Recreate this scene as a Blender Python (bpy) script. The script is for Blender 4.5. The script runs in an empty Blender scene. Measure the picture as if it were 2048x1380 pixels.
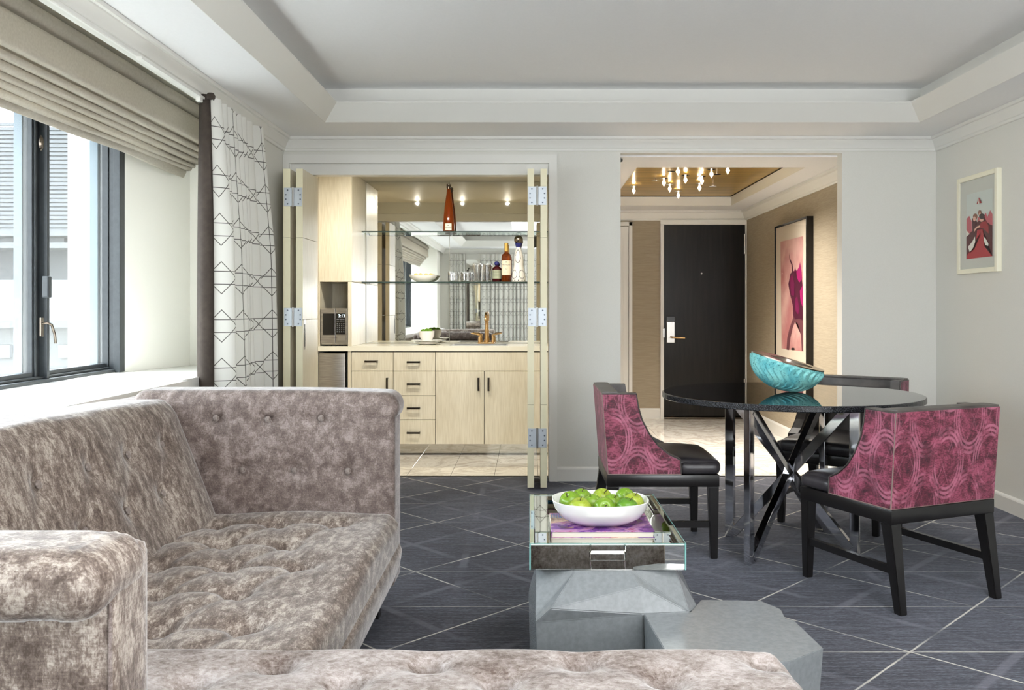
import bpy, bmesh, math, random
import numpy as np
from mathutils import Vector, Matrix
random.seed(7)
C = bpy.context.scene.collection
sc = bpy.context.scene
PI = math.pi

# ------------------------------------------------------------------ camera
F, CX, CY, H = 1780.0, 1060.0, 618.0, 1.21          # focal length in px, vanishing point, eye height
cam = bpy.data.cameras.new('camera'); camo = bpy.data.objects.new('camera', cam); C.objects.link(camo)
camo.location = (0, 0, H); camo.rotation_euler = (PI/2, 0, 0)
cam.sensor_width = 36; cam.lens = F/2048*36
cam.shift_x = (1024-CX)/2048; cam.shift_y = -(690-CY)/2048
cam.clip_start = 0.05; cam.clip_end = 500
sc.camera = camo
# ------------------------------------------------------------------ world, lights, exposure
SKY = 5.4
w = bpy.data.worlds.new('sky'); sc.world = w; w.use_nodes = True
nt = w.node_tree; bg = nt.nodes['Background']
tc = nt.nodes.new('ShaderNodeTexCoord'); sp = nt.nodes.new('ShaderNodeSeparateXYZ')
nt.links.new(tc.outputs['Generated'], sp.inputs[0])
cr = nt.nodes.new('ShaderNodeValToRGB'); nt.links.new(sp.outputs['Z'], cr.inputs[0])
cr.color_ramp.elements[0].position = 0.0; cr.color_ramp.elements[0].color = (0.62, 0.64, 0.66, 1)
cr.color_ramp.elements[1].position = 0.5; cr.color_ramp.elements[1].color = (0.82, 0.91, 1.0, 1)
nt.links.new(cr.outputs[0], bg.inputs['Color']); bg.inputs['Strength'].default_value = SKY

def area(name, loc, rot, sx, sy, power, col=(1, 1, 1), spread=180):
    l = bpy.data.lights.new(name, 'AREA'); l.shape = 'RECTANGLE'; l.size = sx; l.size_y = sy
    l.energy = power; l.color = col; l.spread = math.radians(spread)
    o = bpy.data.objects.new(name, l); C.objects.link(o); o.location = loc; o.rotation_euler = rot
    return o
def point(name, loc, power, col=(1, 1, 1), r=0.02):
    l = bpy.data.lights.new(name, 'POINT'); l.energy = power; l.color = col; l.shadow_soft_size = r
    o = bpy.data.objects.new(name, l); C.objects.link(o); o.location = loc
    return o
area('rear_fill_light', (1.6, -1.6, 1.5), (PI/2+0.62, 0, 0), 2.2, 1.5, 76, (0.93, 0.96, 1.0))  # added fill lamp behind the camera, tilted up to brighten the ceiling
area('overhead_fill_light', (0.7, 1.2, 2.60), (0, 0, 0), 2.0, 2.0, 24, (1.0, 0.99, 0.97))  # added soft overhead fill, not a fixture of the room
for nx in (-1.2, -0.72, -0.24):  # spots added to brighten the bar niche, not fittings it has
    sl = bpy.data.lights.new('niche_fill_spot', 'SPOT'); sl.energy = 19; sl.color = (1.0, 0.94, 0.82); sl.shadow_soft_size = 0.012
    sl.spot_size = math.radians(130); sl.spot_blend = 0.9
    o_ = bpy.data.objects.new('niche_fill_spot', sl); C.objects.link(o_); o_.location = (nx, 6.46, 2.335); o_.rotation_euler = (math.radians(38), 0, 0)
area('entry_fill_light', (1.45, 7.3, 2.28), (0, 0, 0), 1.1, 0.8, 28, (1.0, 0.94, 0.85), 118)  # added area fill to lift the entry hall, besides its crystal lights
sl = bpy.data.lights.new('sun', 'SUN'); sl.energy = 5.0; sl.angle = math.radians(24); sl.color = (1.0, 0.97, 0.92)
so_ = bpy.data.objects.new('sun', sl); C.objects.link(so_); so_.rotation_euler = (math.radians(6), math.radians(-30), 0)
sc.view_settings.view_transform = 'Standard'; sc.view_settings.look = 'None'
sc.view_settings.gamma = 1; sc.view_settings.use_curve_mapping = False
sc.view_settings.exposure = 1.25
sc.cycles.use_denoising = True
sc.cycles.max_bounces = 10; sc.cycles.diffuse_bounces = 5; sc.cycles.glossy_bounces = 6
sc.cycles.transmission_bounces = 8; sc.cycles.transparent_max_bounces = 16
sc.cycles.sample_clamp_indirect = 6; sc.cycles.blur_glossy = 0.3
sc.cycles.caustics_reflective = False; sc.cycles.caustics_refractive = False

# ------------------------------------------------------------------ pixel -> world
def onY(px, py, Y): return Vector(((px-CX)/F*Y, Y, H-(py-CY)/F*Y))
def onX(px, py, X):
    Y = X*F/(px-CX); return Vector((X, Y, H-(py-CY)/F*Y))
def onZ(px, py, Z=0.0):
    Y = (H-Z)*F/(py-CY); return Vector(((px-CX)/F*Y, Y, Z))

# ------------------------------------------------------------------ materials
def lin(r, g, b):
    f = lambda c: c/12.92 if c <= 0.04045 else ((c+0.055)/1.055)**2.4
    return (f(r/255), f(g/255), f(b/255), 1)
class E:
    """little expression wrapper over math nodes"""
    def __init__(s, nt, v): s.nt = nt; s.v = v
    def _m(s, op, *a, clamp=False):
        n = s.nt.nodes.new('ShaderNodeMath'); n.operation = op; n.use_clamp = clamp
        for i, x in enumerate((s,)+a):
            x = x.v if isinstance(x, E) else x
            if isinstance(x, (int, float)): n.inputs[i].default_value = x
            else: s.nt.links.new(x, n.inputs[i])
        return E(s.nt, n.outputs[0])
    def __add__(s, o): return s._m('ADD', o)
    def __radd__(s, o): return s._m('ADD', o)
    def __sub__(s, o): return s._m('SUBTRACT', o)
    def __rsub__(s, o): return E(s.nt, o)._m('SUBTRACT', s)
    def __mul__(s, o): return s._m('MULTIPLY', o)
    def __rmul__(s, o): return s._m('MULTIPLY', o)
    def __truediv__(s, o): return s._m('DIVIDE', o)
    def fract(s): return s._m('FRACT')
    def abs(s): return s._m('ABSOLUTE')
    def sqrt(s): return s._m('SQRT')
    def lt(s, o): return s._m('LESS_THAN', o)
    def gt(s, o): return s._m('GREATER_THAN', o)
    def mx(s, o): return s._m('MAXIMUM', o)
    def mn(s, o): return s._m('MINIMUM', o)
    def sin(s): return s._m('SINE')
    def near(s, per, off=0.0):            # distance to the nearest multiple of per (+off)
        return (((s-off)/per+0.5).fract()-0.5).abs()*per
    def band(s, w0, soft):                # 1 where s<w0, falling to 0 over soft
        return ((w0+soft-s)/soft)._m('ADD', 0.0, clamp=True)
class Mat:
    def __init__(s, name, color=(0.8, 0.8, 0.8, 1), rough=0.5, metal=0.0, **kw):
        s.m = bpy.data.materials.new(name); s.m.use_nodes = True; s.nt = s.m.node_tree
        s.b = s.nt.nodes['Principled BSDF']
        s.set(**{'Base Color': color, 'Roughness': rough, 'Metallic': metal})
        s.set(**{k.replace('_', ' '): v for k, v in kw.items()})
    def set(s, **kw):
        for k, v in kw.items():
            i = s.b.inputs[k]
            if isinstance(v, E): s.nt.links.new(v.v, i)
            elif isinstance(v, bpy.types.NodeSocket): s.nt.links.new(v, i)
            else: i.default_value = v
        return s
    def coord(s, kind='Object', scale=(1, 1, 1)):
        t = s.nt.nodes.new('ShaderNodeTexCoord'); mp = s.nt.nodes.new('ShaderNodeMapping')
        mp.inputs['Scale'].default_value = scale
        s.nt.links.new(t.outputs[kind], mp.inputs[0]); return mp.outputs[0]
    def xyz(s, kind='Object'):
        t = s.nt.nodes.new('ShaderNodeTexCoord'); p = s.nt.nodes.new('ShaderNodeSeparateXYZ')
        s.nt.links.new(t.outputs[kind], p.inputs[0]); return [E(s.nt, p.outputs[i]) for i in range(3)]
    def noise(s, co, scale=5, detail=3, rough=0.5, dist=0.0):
        n = s.nt.nodes.new('ShaderNodeTexNoise'); s.nt.links.new(co, n.inputs['Vector'])
        n.inputs['Scale'].default_value = scale; n.inputs['Detail'].default_value = detail
        n.inputs['Roughness'].default_value = rough; n.inputs['Distortion'].default_value = dist
        return E(s.nt, n.outputs[0])
    def voro(s, co, scale):
        n = s.nt.nodes.new('ShaderNodeTexVoronoi'); s.nt.links.new(co, n.inputs['Vector'])
        n.inputs['Scale'].default_value = scale; return E(s.nt, n.outputs['Distance'])
    def ramp(s, fac, stops):
        r = s.nt.nodes.new('ShaderNodeValToRGB'); s.nt.links.new(fac.v, r.inputs[0]); cr = r.color_ramp
        while len(cr.elements) < len(stops): cr.elements.new(0.5)
        for e, (p, c) in zip(cr.elements, stops):
            e.position = p; e.color = c if isinstance(c, tuple) else (c, c, c, 1)
        return r.outputs[0]
    def mix(s, fac, a, b):
        n = s.nt.nodes.new('ShaderNodeMix'); n.data_type = 'RGBA'
        for sock, v in ((n.inputs[0], fac), (n.inputs[6], a), (n.inputs[7], b)):
            v = v.v if isinstance(v, E) else v
            if isinstance(v, bpy.types.NodeSocket): s.nt.links.new(v, sock)
            else: sock.default_value = v
        return n.outputs[2]
    def bump(s, h, strength=0.3, dist=0.01):
        n = s.nt.nodes.new('ShaderNodeBump'); n.inputs['Strength'].default_value = strength
        n.inputs['Distance'].default_value = dist
        s.nt.links.new(h.v if isinstance(h, E) else h, n.inputs['Height'])
        s.nt.links.new(n.outputs[0], s.b.inputs['Normal']); return s

M = {}
def simple(name, rgb, rough=0.5, metal=0.0, **kw):
    M[name] = Mat(name, lin(*rgb), rough, metal, **kw); return M[name]
def mottled(name, rgb1, rgb2, scale, rough=0.5, metal=0.0, sc3=(1, 1, 1), bump=0.0, bdist=0.002, detail=4, lo=0.35, hi=0.65, **kw):
    m = simple(name, rgb1, rough, metal, **kw)
    n = m.noise(m.coord('Object', sc3), scale, detail, 0.6)
    m.set(**{'Base Color': m.ramp(n, [(lo, lin(*rgb1)), (hi, lin(*rgb2))])})
    if bump: m.bump(n, bump, bdist)
    return m
mottled('wall_paint', (218, 217, 210), (221, 220, 214), 160, 0.85, bump=0.06)
mottled('ceiling_paint', (236, 236, 237), (238, 238, 239), 60, 0.9)
simple('trim_white', (226, 225, 220), 0.42)
simple('sill_white', (238, 238, 234), 0.22)
simple('reveal_cream', (250, 248, 240), 0.8)
mottled('frame_grey', (50, 54, 58), (57, 62, 65), 30, 0.4)
simple('frame_dark', (30, 32, 36), 0.5)
simple('frame_blue', (96, 112, 122), 0.4)
mottled('wallcloth', (150, 139, 120), (172, 160, 139), 9, 0.85, sc3=(1, 1, 45), bump=0.25, bdist=0.002, detail=6)
# cream laminate with fine vertical grain
m = simple('laminate', (216, 206, 182), 0.36)
co = m.coord('Object', (1, 1, 0.06)); n1 = m.noise(co, 130, 3); n2 = m.noise(m.coord('Object', (1, 1, 0.3)), 6, 3)
m.set(**{'Base Color': m.ramp(n1*0.6+n2*0.4, [(0.35, lin(208, 199, 176)), (0.65, lin(228, 221, 202))])}); m.bump(n1, 0.06, 0.001)
simple('leaf_edge', (233, 226, 194), 0.4)
simple('niche_paint', (226, 217, 198), 0.6)
simple('countertop', (236, 232, 216), 0.25)
simple('gap_dark', (28, 24, 20), 0.7)
simple('chrome', (225, 225, 228), 0.06, 1.0)
simple('steel', (190, 188, 184), 0.28, 1.0)
mottled('brushed_steel', (150, 146, 142), (186, 182, 176), 8, 0.32, 1.0, sc3=(1, 1, 30))
simple('bronze_pull', (92, 84, 74), 0.25, 1.0)
simple('hinge_zinc', (196, 203, 210), 0.35, 0.35)
simple('screw_grey', (96, 104, 116), 0.35, 0.6)
simple('brass', (206, 168, 116), 0.14, 1.0)
simple('mirror', (232, 232, 226), 0.012, 1.0)
simple('mirror_kick', (214, 212, 206), 0.05, 1.0)
simple('black_plastic', (16, 15, 15), 0.25)
simple('black_door', (24, 22, 21), 0.32, Specular_IOR_Level=0.22)
m = M['black_door']; nn = m.noise(m.coord('Object', (1, 1, 0.08)), 30, 5)
m.set(**{'Base Color': m.ramp(nn, [(0.3, lin(16, 14, 12)), (0.7, lin(30, 27, 24))])}); m.bump(nn, 0.1, 0.001)
m = simple('gold_leaf', (176, 136, 50), 0.3, 0.45)
nn = m.noise(m.coord('Object', (0.5, 9, 1)), 3, 5)
m.set(**{'Base Color': m.ramp(nn, [(0.3, lin(150, 118, 40)), (0.7, lin(206, 170, 84))])})
# marble
m = simple('marble', (232, 226, 214), 0.06)
co = m.coord('Object', (1, 1, 1)); v = (m.noise(co, 2.2, 7, 0.6, 1.2)-0.5).abs(); v2 = (m.noise(co, 5.5, 6, 0.6, 1.5)-0.5).abs()
m.set(**{'Base Color': m.mix(v2.band(0.004, 0.03)*0.35, m.mix(v.band(0.004, 0.05)*0.6, lin(240, 236, 228), lin(190, 180, 168)), lin(196, 186, 172))})
# tufted crushed velvet
def velvet(name, dark, mid, light, sc3, s1=9, s2=48):
    m = simple(name, mid, 0.75)
    co = m.coord('Object', sc3)
    a = m.noise(co, s1, 6, 0.62, 0.4); b = m.noise(co, s2, 5, 0.7, 0.6); c = m.noise(m.coord('Object'), 2.3, 3)
    w1 = m.noise(m.coord('Object', (8, 8, 0.8)), 60, 2); w2 = m.noise(m.coord('Object', (0.8, 0.8, 8)), 60, 2)
    f = a*0.40+b*0.32+w1*0.08+w2*0.08+c*0.12
    m.set(**{'Base Color': m.ramp(f, [(0.42, lin(*dark)), (0.50, lin(*mid)), (0.585, lin(*light))]),
             'Sheen Weight': 0.6, 'Sheen Roughness': 0.28, 'Sheen Tint': (0.95, 0.94, 0.94, 1), 'Roughness': m.ramp(f, [(0.4, 0.8), (0.6, 0.5)])})
    m.bump(b, 0.25, 0.004); return m
D3, L3, G3 = (76, 63, 55), (116, 102, 93), (180, 169, 158)
velvet('velvet_seat', D3, L3, G3, (2.6, 1.2, 1.6), 17, 95)
velvet('velvet_back', D3, L3, G3, (1.4, 2.2, 1.0), 17, 100)
velvet('velvet_arm', (86, 73, 68), (112, 98, 92), (152, 139, 134), (1.7, 1, 1.5), 15, 120)
velvet('velvet_chaise', (88, 73, 65), (136, 125, 119), (174, 165, 162), (1.2, 1.6, 1), 6, 55)
# raspberry damask velvet: ring pairs in a lattice, two orientations
def damask(name, axis):
    m = simple(name, (150, 60, 88), 0.6)
    x, y, z = m.xyz(); u = x if axis == 'x' else y
    def rings(per, offu, offv, r):
        du = u.near(per, offu); dv = z.near(0.36, offv)
        d = ((du*du*1.9)+(dv*dv*0.75)).sqrt()
        k = None
        for rr in (r, r-0.017, r-0.034):
            q = (d-rr).abs().band(0.0035, 0.003); k = q if k is None else k.mx(q)
        return k
    brk = m.noise(m.coord('Object'), 13, 4, 0.6)
    pat = rings(0.24, 0.0, 0.22, 0.125).mx(rings(0.24, 0.12, 0.40, 0.125)*0.8)
    zz = ((u.near(0.08, 0.02)*2.2)-z.near(0.18, 0.03)).abs().band(0.003, 0.004)*0.5
    pat = pat.mx(zz)
    co = m.coord('Object', (1, 1, 1.3)); a = m.noise(co, 11, 6, 0.65, 0.8); b = m.noise(m.coord('Object', (1, 1, 3)), 90, 4)
    f = a*0.55+b*0.3+m.noise(m.coord('Object'), 34, 4, 0.7)*0.15
    base = m.ramp(f, [(0.40, lin(50, 10, 26)), (0.49, lin(94, 28, 48)), (0.58, lin(148, 68, 92))])
    m.set(**{'Base Color': m.mix(pat*E(m.nt, m.ramp(brk, [(0.42, 0.08), (0.58, 0.6)])), base, lin(196, 118, 142)), 'Sheen Weight': 0.3, 'Sheen Roughness': 0.4, 'Sheen Tint': (1, 0.75, 0.85, 1)})
    m.bump(b+pat*0.4, 0.2, 0.002); return m
damask('damask_side', 'x'); damask('damask_back', 'y')
m = mottled('leather', (38, 36, 40), (62, 58, 60), 7, 0.36, bump=0.12, bdist=0.002, detail=6)
mottled('leather_taupe', (62, 56, 54), (86, 80, 76), 9, 0.4, bump=0.1, bdist=0.002, detail=6)
simple('welt', (128, 112, 104), 0.45)
simple('dark_wood', (20, 18, 18), 0.28)
# table top
m = simple('table_gloss', (12, 12, 13), 0.02)
nn = m.noise(m.coord('Object'), 260, 2)
m.set(**{'Base Color': m.ramp(nn, [(0.62, lin(7, 7, 8)), (0.75, lin(30, 30, 32))]), 'Specular IOR Level': 0.9, 'IOR': 1.7})
m = simple('table_edge', (40, 42, 48), 0.25); nn = m.noise(m.coord('Object'), 300, 3)
m.set(**{'Base Color': m.ramp(nn, [(0.5, lin(18, 19, 22)), (0.75, lin(100, 102, 108))])})
# teal bowl
m = simple('teal_glaze', (100, 190, 196), 0.5)
nn = m.noise(m.coord('Object'), 130, 3, 0.7); n2 = m.noise(m.coord('Object'), 9, 3)
m.set(**{'Base Color': m.mix(nn.gt(0.6), m.ramp(n2, [(0.35, lin(88, 182, 194)), (0.65, lin(150, 220, 214))]), lin(36, 112, 122))})
simple('pewter', (128, 118, 108), 0.22, 1.0)
simple('ceramic', (244, 243, 240), 0.15)
simple('lemon', (236, 196, 40), 0.4); simple('lime', (92, 140, 24), 0.4)
def fruit(name, a, b):
    m = simple(name, a, 0.22); nn = m.noise(m.coord('Object'), 14, 3)
    n2 = m.noise(m.coord('Object'), 160, 2)
    m.set(**{'Base Color': m.mix(n2.gt(0.68)*0.4, m.ramp(nn, [(0.3, lin(*a)), (0.7, lin(*b))]), lin(214, 232, 130))}); return m
fruit('apple_green', (92, 134, 26), (134, 164, 48)); fruit('apple_yellow', (130, 154, 38), (164, 176, 62)); fruit('apple_deep', (72, 120, 30), (104, 148, 42))
simple('stem_brown', (70, 52, 30), 0.7)
mottled('stone_grey', (118, 122, 124), (128, 132, 134), 60, 0.2, Specular_IOR_Level=0.3, bump=0.03)
simple('paper', (226, 218, 204), 0.8)
simple('print_white', (226, 228, 222), 0.5)
def glass(name, tint=(1, 1, 1, 1), refl=1.45, rough=0.0, haze=0.0, hazec=(0.9, 0.9, 0.9, 1)):
    m = bpy.data.materials.new(name); m.use_nodes = True; nt = m.node_tree; nt.nodes.clear()
    o = nt.nodes.new('ShaderNodeOutputMaterial'); mix = nt.nodes.new('ShaderNodeMixShader')
    t = nt.nodes.new('ShaderNodeBsdfTransparent'); t.inputs[0].default_value = tint
    g = nt.nodes.new('ShaderNodeBsdfGlossy'); g.inputs['Roughness'].default_value = rough
    f = nt.nodes.new('ShaderNodeFresnel'); f.inputs[0].default_value = refl
    ge = nt.nodes.new('ShaderNodeNewGeometry'); fr = E(nt, f.outputs[0])*(1-E(nt, ge.outputs['Backfacing']))
    nt.links.new(fr.v, mix.inputs[0]); nt.links.new(t.outputs[0], mix.inputs[1]); nt.links.new(g.outputs[0], mix.inputs[2])
    out = mix.outputs[0]
    if haze:
        d = nt.nodes.new('ShaderNodeBsdfDiffuse'); d.inputs[0].default_value = hazec
        m2 = nt.nodes.new('ShaderNodeMixShader'); m2.inputs[0].default_value = haze
        nt.links.new(out, m2.inputs[1]); nt.links.new(d.outputs[0], m2.inputs[2]); out = m2.outputs[0]
    nt.links.new(out, o.inputs[0])
    class _: pass
    q = _(); q.m = m; M[name] = q
glass('window_glass', (0.97, 0.985, 0.98, 1), 1.3, haze=0.14)
glass('picture_glass', (0.99, 0.99, 0.99, 1), 1.25)
glass('shelf_glass', (0.86, 0.93, 0.9, 1), 1.5)
simple('shelf_edge', (46, 62, 58), 0.1, 0.0)
glass('rim_glass', (0.86, 0.95, 0.93, 1), 1.5)
simple('glass_edge', (120, 168, 164), 0.1)
m = simple('crystal_glass', (250, 250, 250), 0.02, 0.0); m.set(**{'Transmission Weight': 1.0, 'IOR': 1.5})
m = simple('amber_liquid', (150, 66, 14), 0.05); m.set(**{'Transmission Weight': 0.6, 'IOR': 1.4})
m = simple('whisky', (140, 62, 16), 0.05); m.set(**{'Transmission Weight': 0.6, 'IOR': 1.4})
m = simple('port_dark', (64, 14, 20), 0.06)
simple('gold_foil', (212, 172, 92), 0.3, 0.7); simple('cobalt', (34, 40, 112), 0.3); simple('label_cream', (236, 226, 204), 0.6)
simple('label_sage', (176, 184, 160), 0.6); simple('ink', (40, 36, 34), 0.6); simple('navy_ink', (30, 36, 66), 0.4)
m = simple('display_glow', (200, 230, 240), 0.5); m.set(**{'Emission Color': (0.8, 0.95, 1, 1), 'Emission Strength': 1.5})
m = simple('lamp_crystal', (255, 240, 214), 0.05); m.set(**{'Emission Color': (1.0, 0.86, 0.64, 1), 'Emission Strength': 1.6, 'Transmission Weight': 0.5})
simple('outside_wall', (84, 87, 89), 0.9); simple('outside_dark', (96, 100, 104), 0.6); simple('outside_light', (94, 96, 96), 0.9); simple('outside_slat', (86, 89, 91), 0.8)
# roman shade
m = simple('shade_cloth', (190, 184, 172), 0.9)
nn = m.noise(m.coord('Object', (1, 1, 1)), 90, 4); m.bump(nn, 0.2, 0.002)
m.set(**{'Base Color': m.ramp(nn, [(0.3, lin(184, 177, 165)), (0.7, lin(204, 198, 187))]), 'Transmission Weight': 0.0})
# curtain: white with drawn line lattice, UV in metres
m = simple('curtain_print', (232, 230, 220), 0.85)
uv = m.xyz('UV'); u, v = uv[0], uv[1]
PV, PU = 0.255, 0.17
dv = v.near(PV, 0.1)
hl = (dv-0.034).abs().band(0.0016, 0.0012)
du = u.near(PU, 0.0)
dx = (du-dv).abs().band(0.0024, 0.0015)*dv.lt(0.088)
vl = u.near(PU, PU/2).band(0.0018, 0.0012)*m.noise(m.coord('UV', (1, 0.01, 1)), 7, 1).gt(0.48)
m.set(**{'Base Color': m.mix(hl.mx(dx).mx(vl), lin(222, 221, 215), lin(40, 34, 32)), 'Sheen Weight': 0.1})
m.bump(m.noise(m.coord('UV'), 22, 4), 0.15, 0.004)
mottled('curtain_band', (54, 45, 39), (64, 55, 48), 30, 0.9)
# carpet
m = simple('carpet', (74, 74, 80), 0.95)
x, y, z = m.xyz()
s = (x+0.527)/0.467; t = (y-3.14)/0.478
def fade(off, lo=0.42, sc_=0.9):
    return E(m.nt, m.ramp(m.noise(m.coord('Object', (1, 1, 1)), sc_+off*0.07, 2), [(lo, 0.12), (lo+0.14, 1.0)]))
wob = (m.noise(m.coord('Object'), 40, 2)-0.5)*0.004
hline = (t.near(1.0)*0.478+wob).abs().band(0.0012, 0.0025)*fade(1, 0.47)
d1 = (((s+t)/2).near(1.0)*0.668+wob).abs().band(0.0022, 0.003)*fade(5, 0.4, 1.2)
d2 = (((s-t)/2).near(1.0)*0.668+wob).abs().band(0.0022, 0.003)*fade(9, 0.42, 1.5)
w1 = ((s+t)/2).near(1.0, 0.42)*0.668; w2 = ((s-t)/2).near(1.0, 0.42)*0.668; w3 = x.near(0.934, -0.315)
wide = (w1.band(0.010, 0.012)*fade(14, 0.4, 1.7)).mx(w2.band(0.010, 0.012)*fade(17, 0.4, 1.3)).mx(w3.band(0.012, 0.012)*fade(22, 0.5, 1.6))
stre = m.noise(m.coord('Object', (0.6, 14, 1)), 9, 6, 0.75); fine = m.noise(m.coord('Object', (2, 14, 1)), 26, 4, 0.7); big = m.noise(m.coord('Object'), 1.3, 3)
base = m.ramp(stre*0.45+fine*0.4+big*0.15, [(0.43, lin(20, 20, 23)), (0.5, lin(57, 58, 64)), (0.57, lin(104, 106, 116))])
colr = m.mix(wide*0.42, base, lin(122, 120, 130)); colr = m.mix(hline.mx(d1).mx(d2)*0.8, colr, lin(222, 218, 206))
m.set(**{'Base Color': colr, 'Sheen Weight': 0.14, 'Sheen Roughness': 0.5, 'Sheen Tint': (0.75, 0.8, 1, 1)})
m.bump(stre*0.6+fine*0.6+(hline.mx(d1).mx(d2)), 0.5, 0.004)

def translucent(name, f, col):
    nt = M[name].nt; out = nt.nodes['Material Output']; t = nt.nodes.new('ShaderNodeBsdfTranslucent'); t.inputs[0].default_value = lin(*col)
    mx = nt.nodes.new('ShaderNodeMixShader'); mx.inputs[0].default_value = f
    nt.links.new(M[name].b.outputs[0], mx.inputs[1]); nt.links.new(t.outputs[0], mx.inputs[2]); nt.links.new(mx.outputs[0], out.inputs[0])
translucent('shade_cloth', 0.35, (224, 216, 200)); translucent('curtain_print', 0.08, (226, 222, 208))
# ------------------------------------------------------------------ mesh helpers
def wl(o):
    v = Vector((0, 0, 0))
    while o is not None: v += o.location; o = o.parent
    return v
def finish(name, me, mat, parent=None, smooth=None, world=True, kind=None, label=None):
    """link a mesh; geometry given in world coordinates is moved into the parent's frame"""
    if parent is not None and world: me.transform(Matrix.Translation(-wl(parent)))
    for q in (mat if isinstance(mat, (list, tuple)) else [mat]): me.materials.append(M[q].m)
    if smooth is not None:
        for p in me.polygons: p.use_smooth = True
        me.set_sharp_from_angle(angle=math.radians(smooth))
    o = bpy.data.objects.new(name, me); C.objects.link(o); o.parent = parent
    if kind: o['kind'] = kind
    if label: o['label'] = label
    return o
def obj(name, bm, mat, parent=None, smooth=None, world=True, **k):
    me = bpy.data.meshes.new(name); bm.normal_update(); bm.to_mesh(me); bm.free()
    return finish(name, me, mat, parent, smooth, world, **k)
def thing(name, label, cat, loc=(0, 0, 0), rotz=0, group=None):
    o = bpy.data.objects.new(name, None); C.objects.link(o); o.empty_display_size = 0.1
    o.location = loc; o.rotation_euler = (0, 0, rotz); o['label'] = label; o['category'] = cat
    if group: o['group'] = group
    return o
def tag(o, label, cat, group=None):
    o['label'] = label; o['category'] = cat
    if group: o['group'] = group
    return o
def dup(root, loc, rotz=None, label=None):
    r = root.copy(); C.objects.link(r); r.location = loc
    if rotz is not None: r.rotation_euler = (0, 0, rotz)
    if label: r['label'] = label
    for ch in list(root.children):
        c = ch.copy(); C.objects.link(c); c.parent = r
        for g in ch.children:
            d = g.copy(); C.objects.link(d); d.parent = c
    return r
def box(bm, lo, hi, bev=0.0, seg=2, mi=0):
    x0, y0, z0 = lo; x1, y1, z1 = hi
    vs = [bm.verts.new(p) for p in ((x0, y0, z0), (x1, y0, z0), (x1, y1, z0), (x0, y1, z0), (x0, y0, z1), (x1, y0, z1), (x1, y1, z1), (x0, y1, z1))]
    fs = [bm.faces.new([vs[i] for i in f]) for f in ((0, 3, 2, 1), (4, 5, 6, 7), (0, 1, 5, 4), (1, 2, 6, 5), (2, 3, 7, 6), (3, 0, 4, 7))]
    for f in fs: f.material_index = mi
    if bev:
        es = list({e for f in fs for e in f.edges})
        bmesh.ops.bevel(bm, geom=es, offset=bev, segments=seg, profile=0.5, affect='EDGES')
    return vs
def BX(*boxes, bev=0.0, seg=2):
    bm = bmesh.new()
    for lo, hi in boxes: box(bm, lo, hi, bev, seg)
    return bm
def prism(bm, pts, fn0, fn1, mi=0):
    """pts 2D polygon; fn0/fn1 map (u,v)->3D for the two caps"""
    a = [bm.verts.new(fn0(*p)) for p in pts]; b = [bm.verts.new(fn1(*p)) for p in pts]
    n = len(pts); fs = [bm.faces.new(a), bm.faces.new(b[::-1])]
    for i in range(n):
        fs.append(bm.faces.new((a[i], b[i], b[(i+1) % n], a[(i+1) % n])))
    for f in fs: f.material_index = mi
    bmesh.ops.recalc_face_normals(bm, faces=fs); return fs
def lathe(bm, prof, c=(0, 0, 0), n=32, mi=0, M4=None):
    rings = []
    for r, z in prof:
        if r < 1e-5: rings.append([bm.verts.new((c[0], c[1], c[2]+z))])
        else: rings.append([bm.verts.new((c[0]+r*math.cos(2*PI*i/n), c[1]+r*math.sin(2*PI*i/n), c[2]+z)) for i in range(n)])
    fs = []
    for a, b in zip(rings, rings[1:]):
        for i in range(n):
            j = (i+1) % n
            if len(a) == 1 and len(b) == 1: continue
            if len(a) == 1: fs.append(bm.faces.new((a[0], b[j], b[i])))
            elif len(b) == 1: fs.append(bm.faces.new((a[i], a[j], b[0])))
            else: fs.append(bm.faces.new((a[i], a[j], b[j], b[i])))
    for f in fs: f.material_index = mi
    if M4: bmesh.ops.transform(bm, matrix=M4, verts=[v for r in rings for v in r])
    return rings
def LT(prof, c=(0, 0, 0), n=32):
    bm = bmesh.new(); lathe(bm, prof, c, n); bmesh.ops.recalc_face_normals(bm, faces=bm.faces); return bm
def tube(bm, pts, r, n=8, cap=True, closed=False):
    pts = [Vector(p) for p in pts]; N = len(pts); rs = r if isinstance(r, (list, tuple)) else [r]*N
    rings = []; up = Vector((0, 0, 1)); prev = None
    for i, p in enumerate(pts):
        if closed: t = (pts[(i+1) % N]-pts[i-1]).normalized()
        else: t = ((pts[min(i+1, N-1)]-pts[max(i-1, 0)])).normalized()
        a = prev if prev is not None else (up if abs(t.dot(up)) < 0.9 else Vector((1, 0, 0)))
        s = t.cross(a).normalized(); u2 = s.cross(t).normalized(); prev = u2
        rings.append([bm.verts.new(p+rs[i]*(math.cos(2*PI*k/n)*s+math.sin(2*PI*k/n)*u2)) for k in range(n)])
    rng = range(N if closed else N-1)
    for i in rng:
        a, b = rings[i], rings[(i+1) % N]
        for k in range(n): bm.faces.new((a[k], a[(k+1) % n], b[(k+1) % n], b[k]))
    if cap and not closed: bm.faces.new(rings[0][::-1]); bm.faces.new(rings[-1])
def TB(pts, r, n=8, closed=False):
    bm = bmesh.new(); tube(bm, pts, r, n, closed=closed); bmesh.ops.recalc_face_normals(bm, faces=bm.faces); return bm
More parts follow.
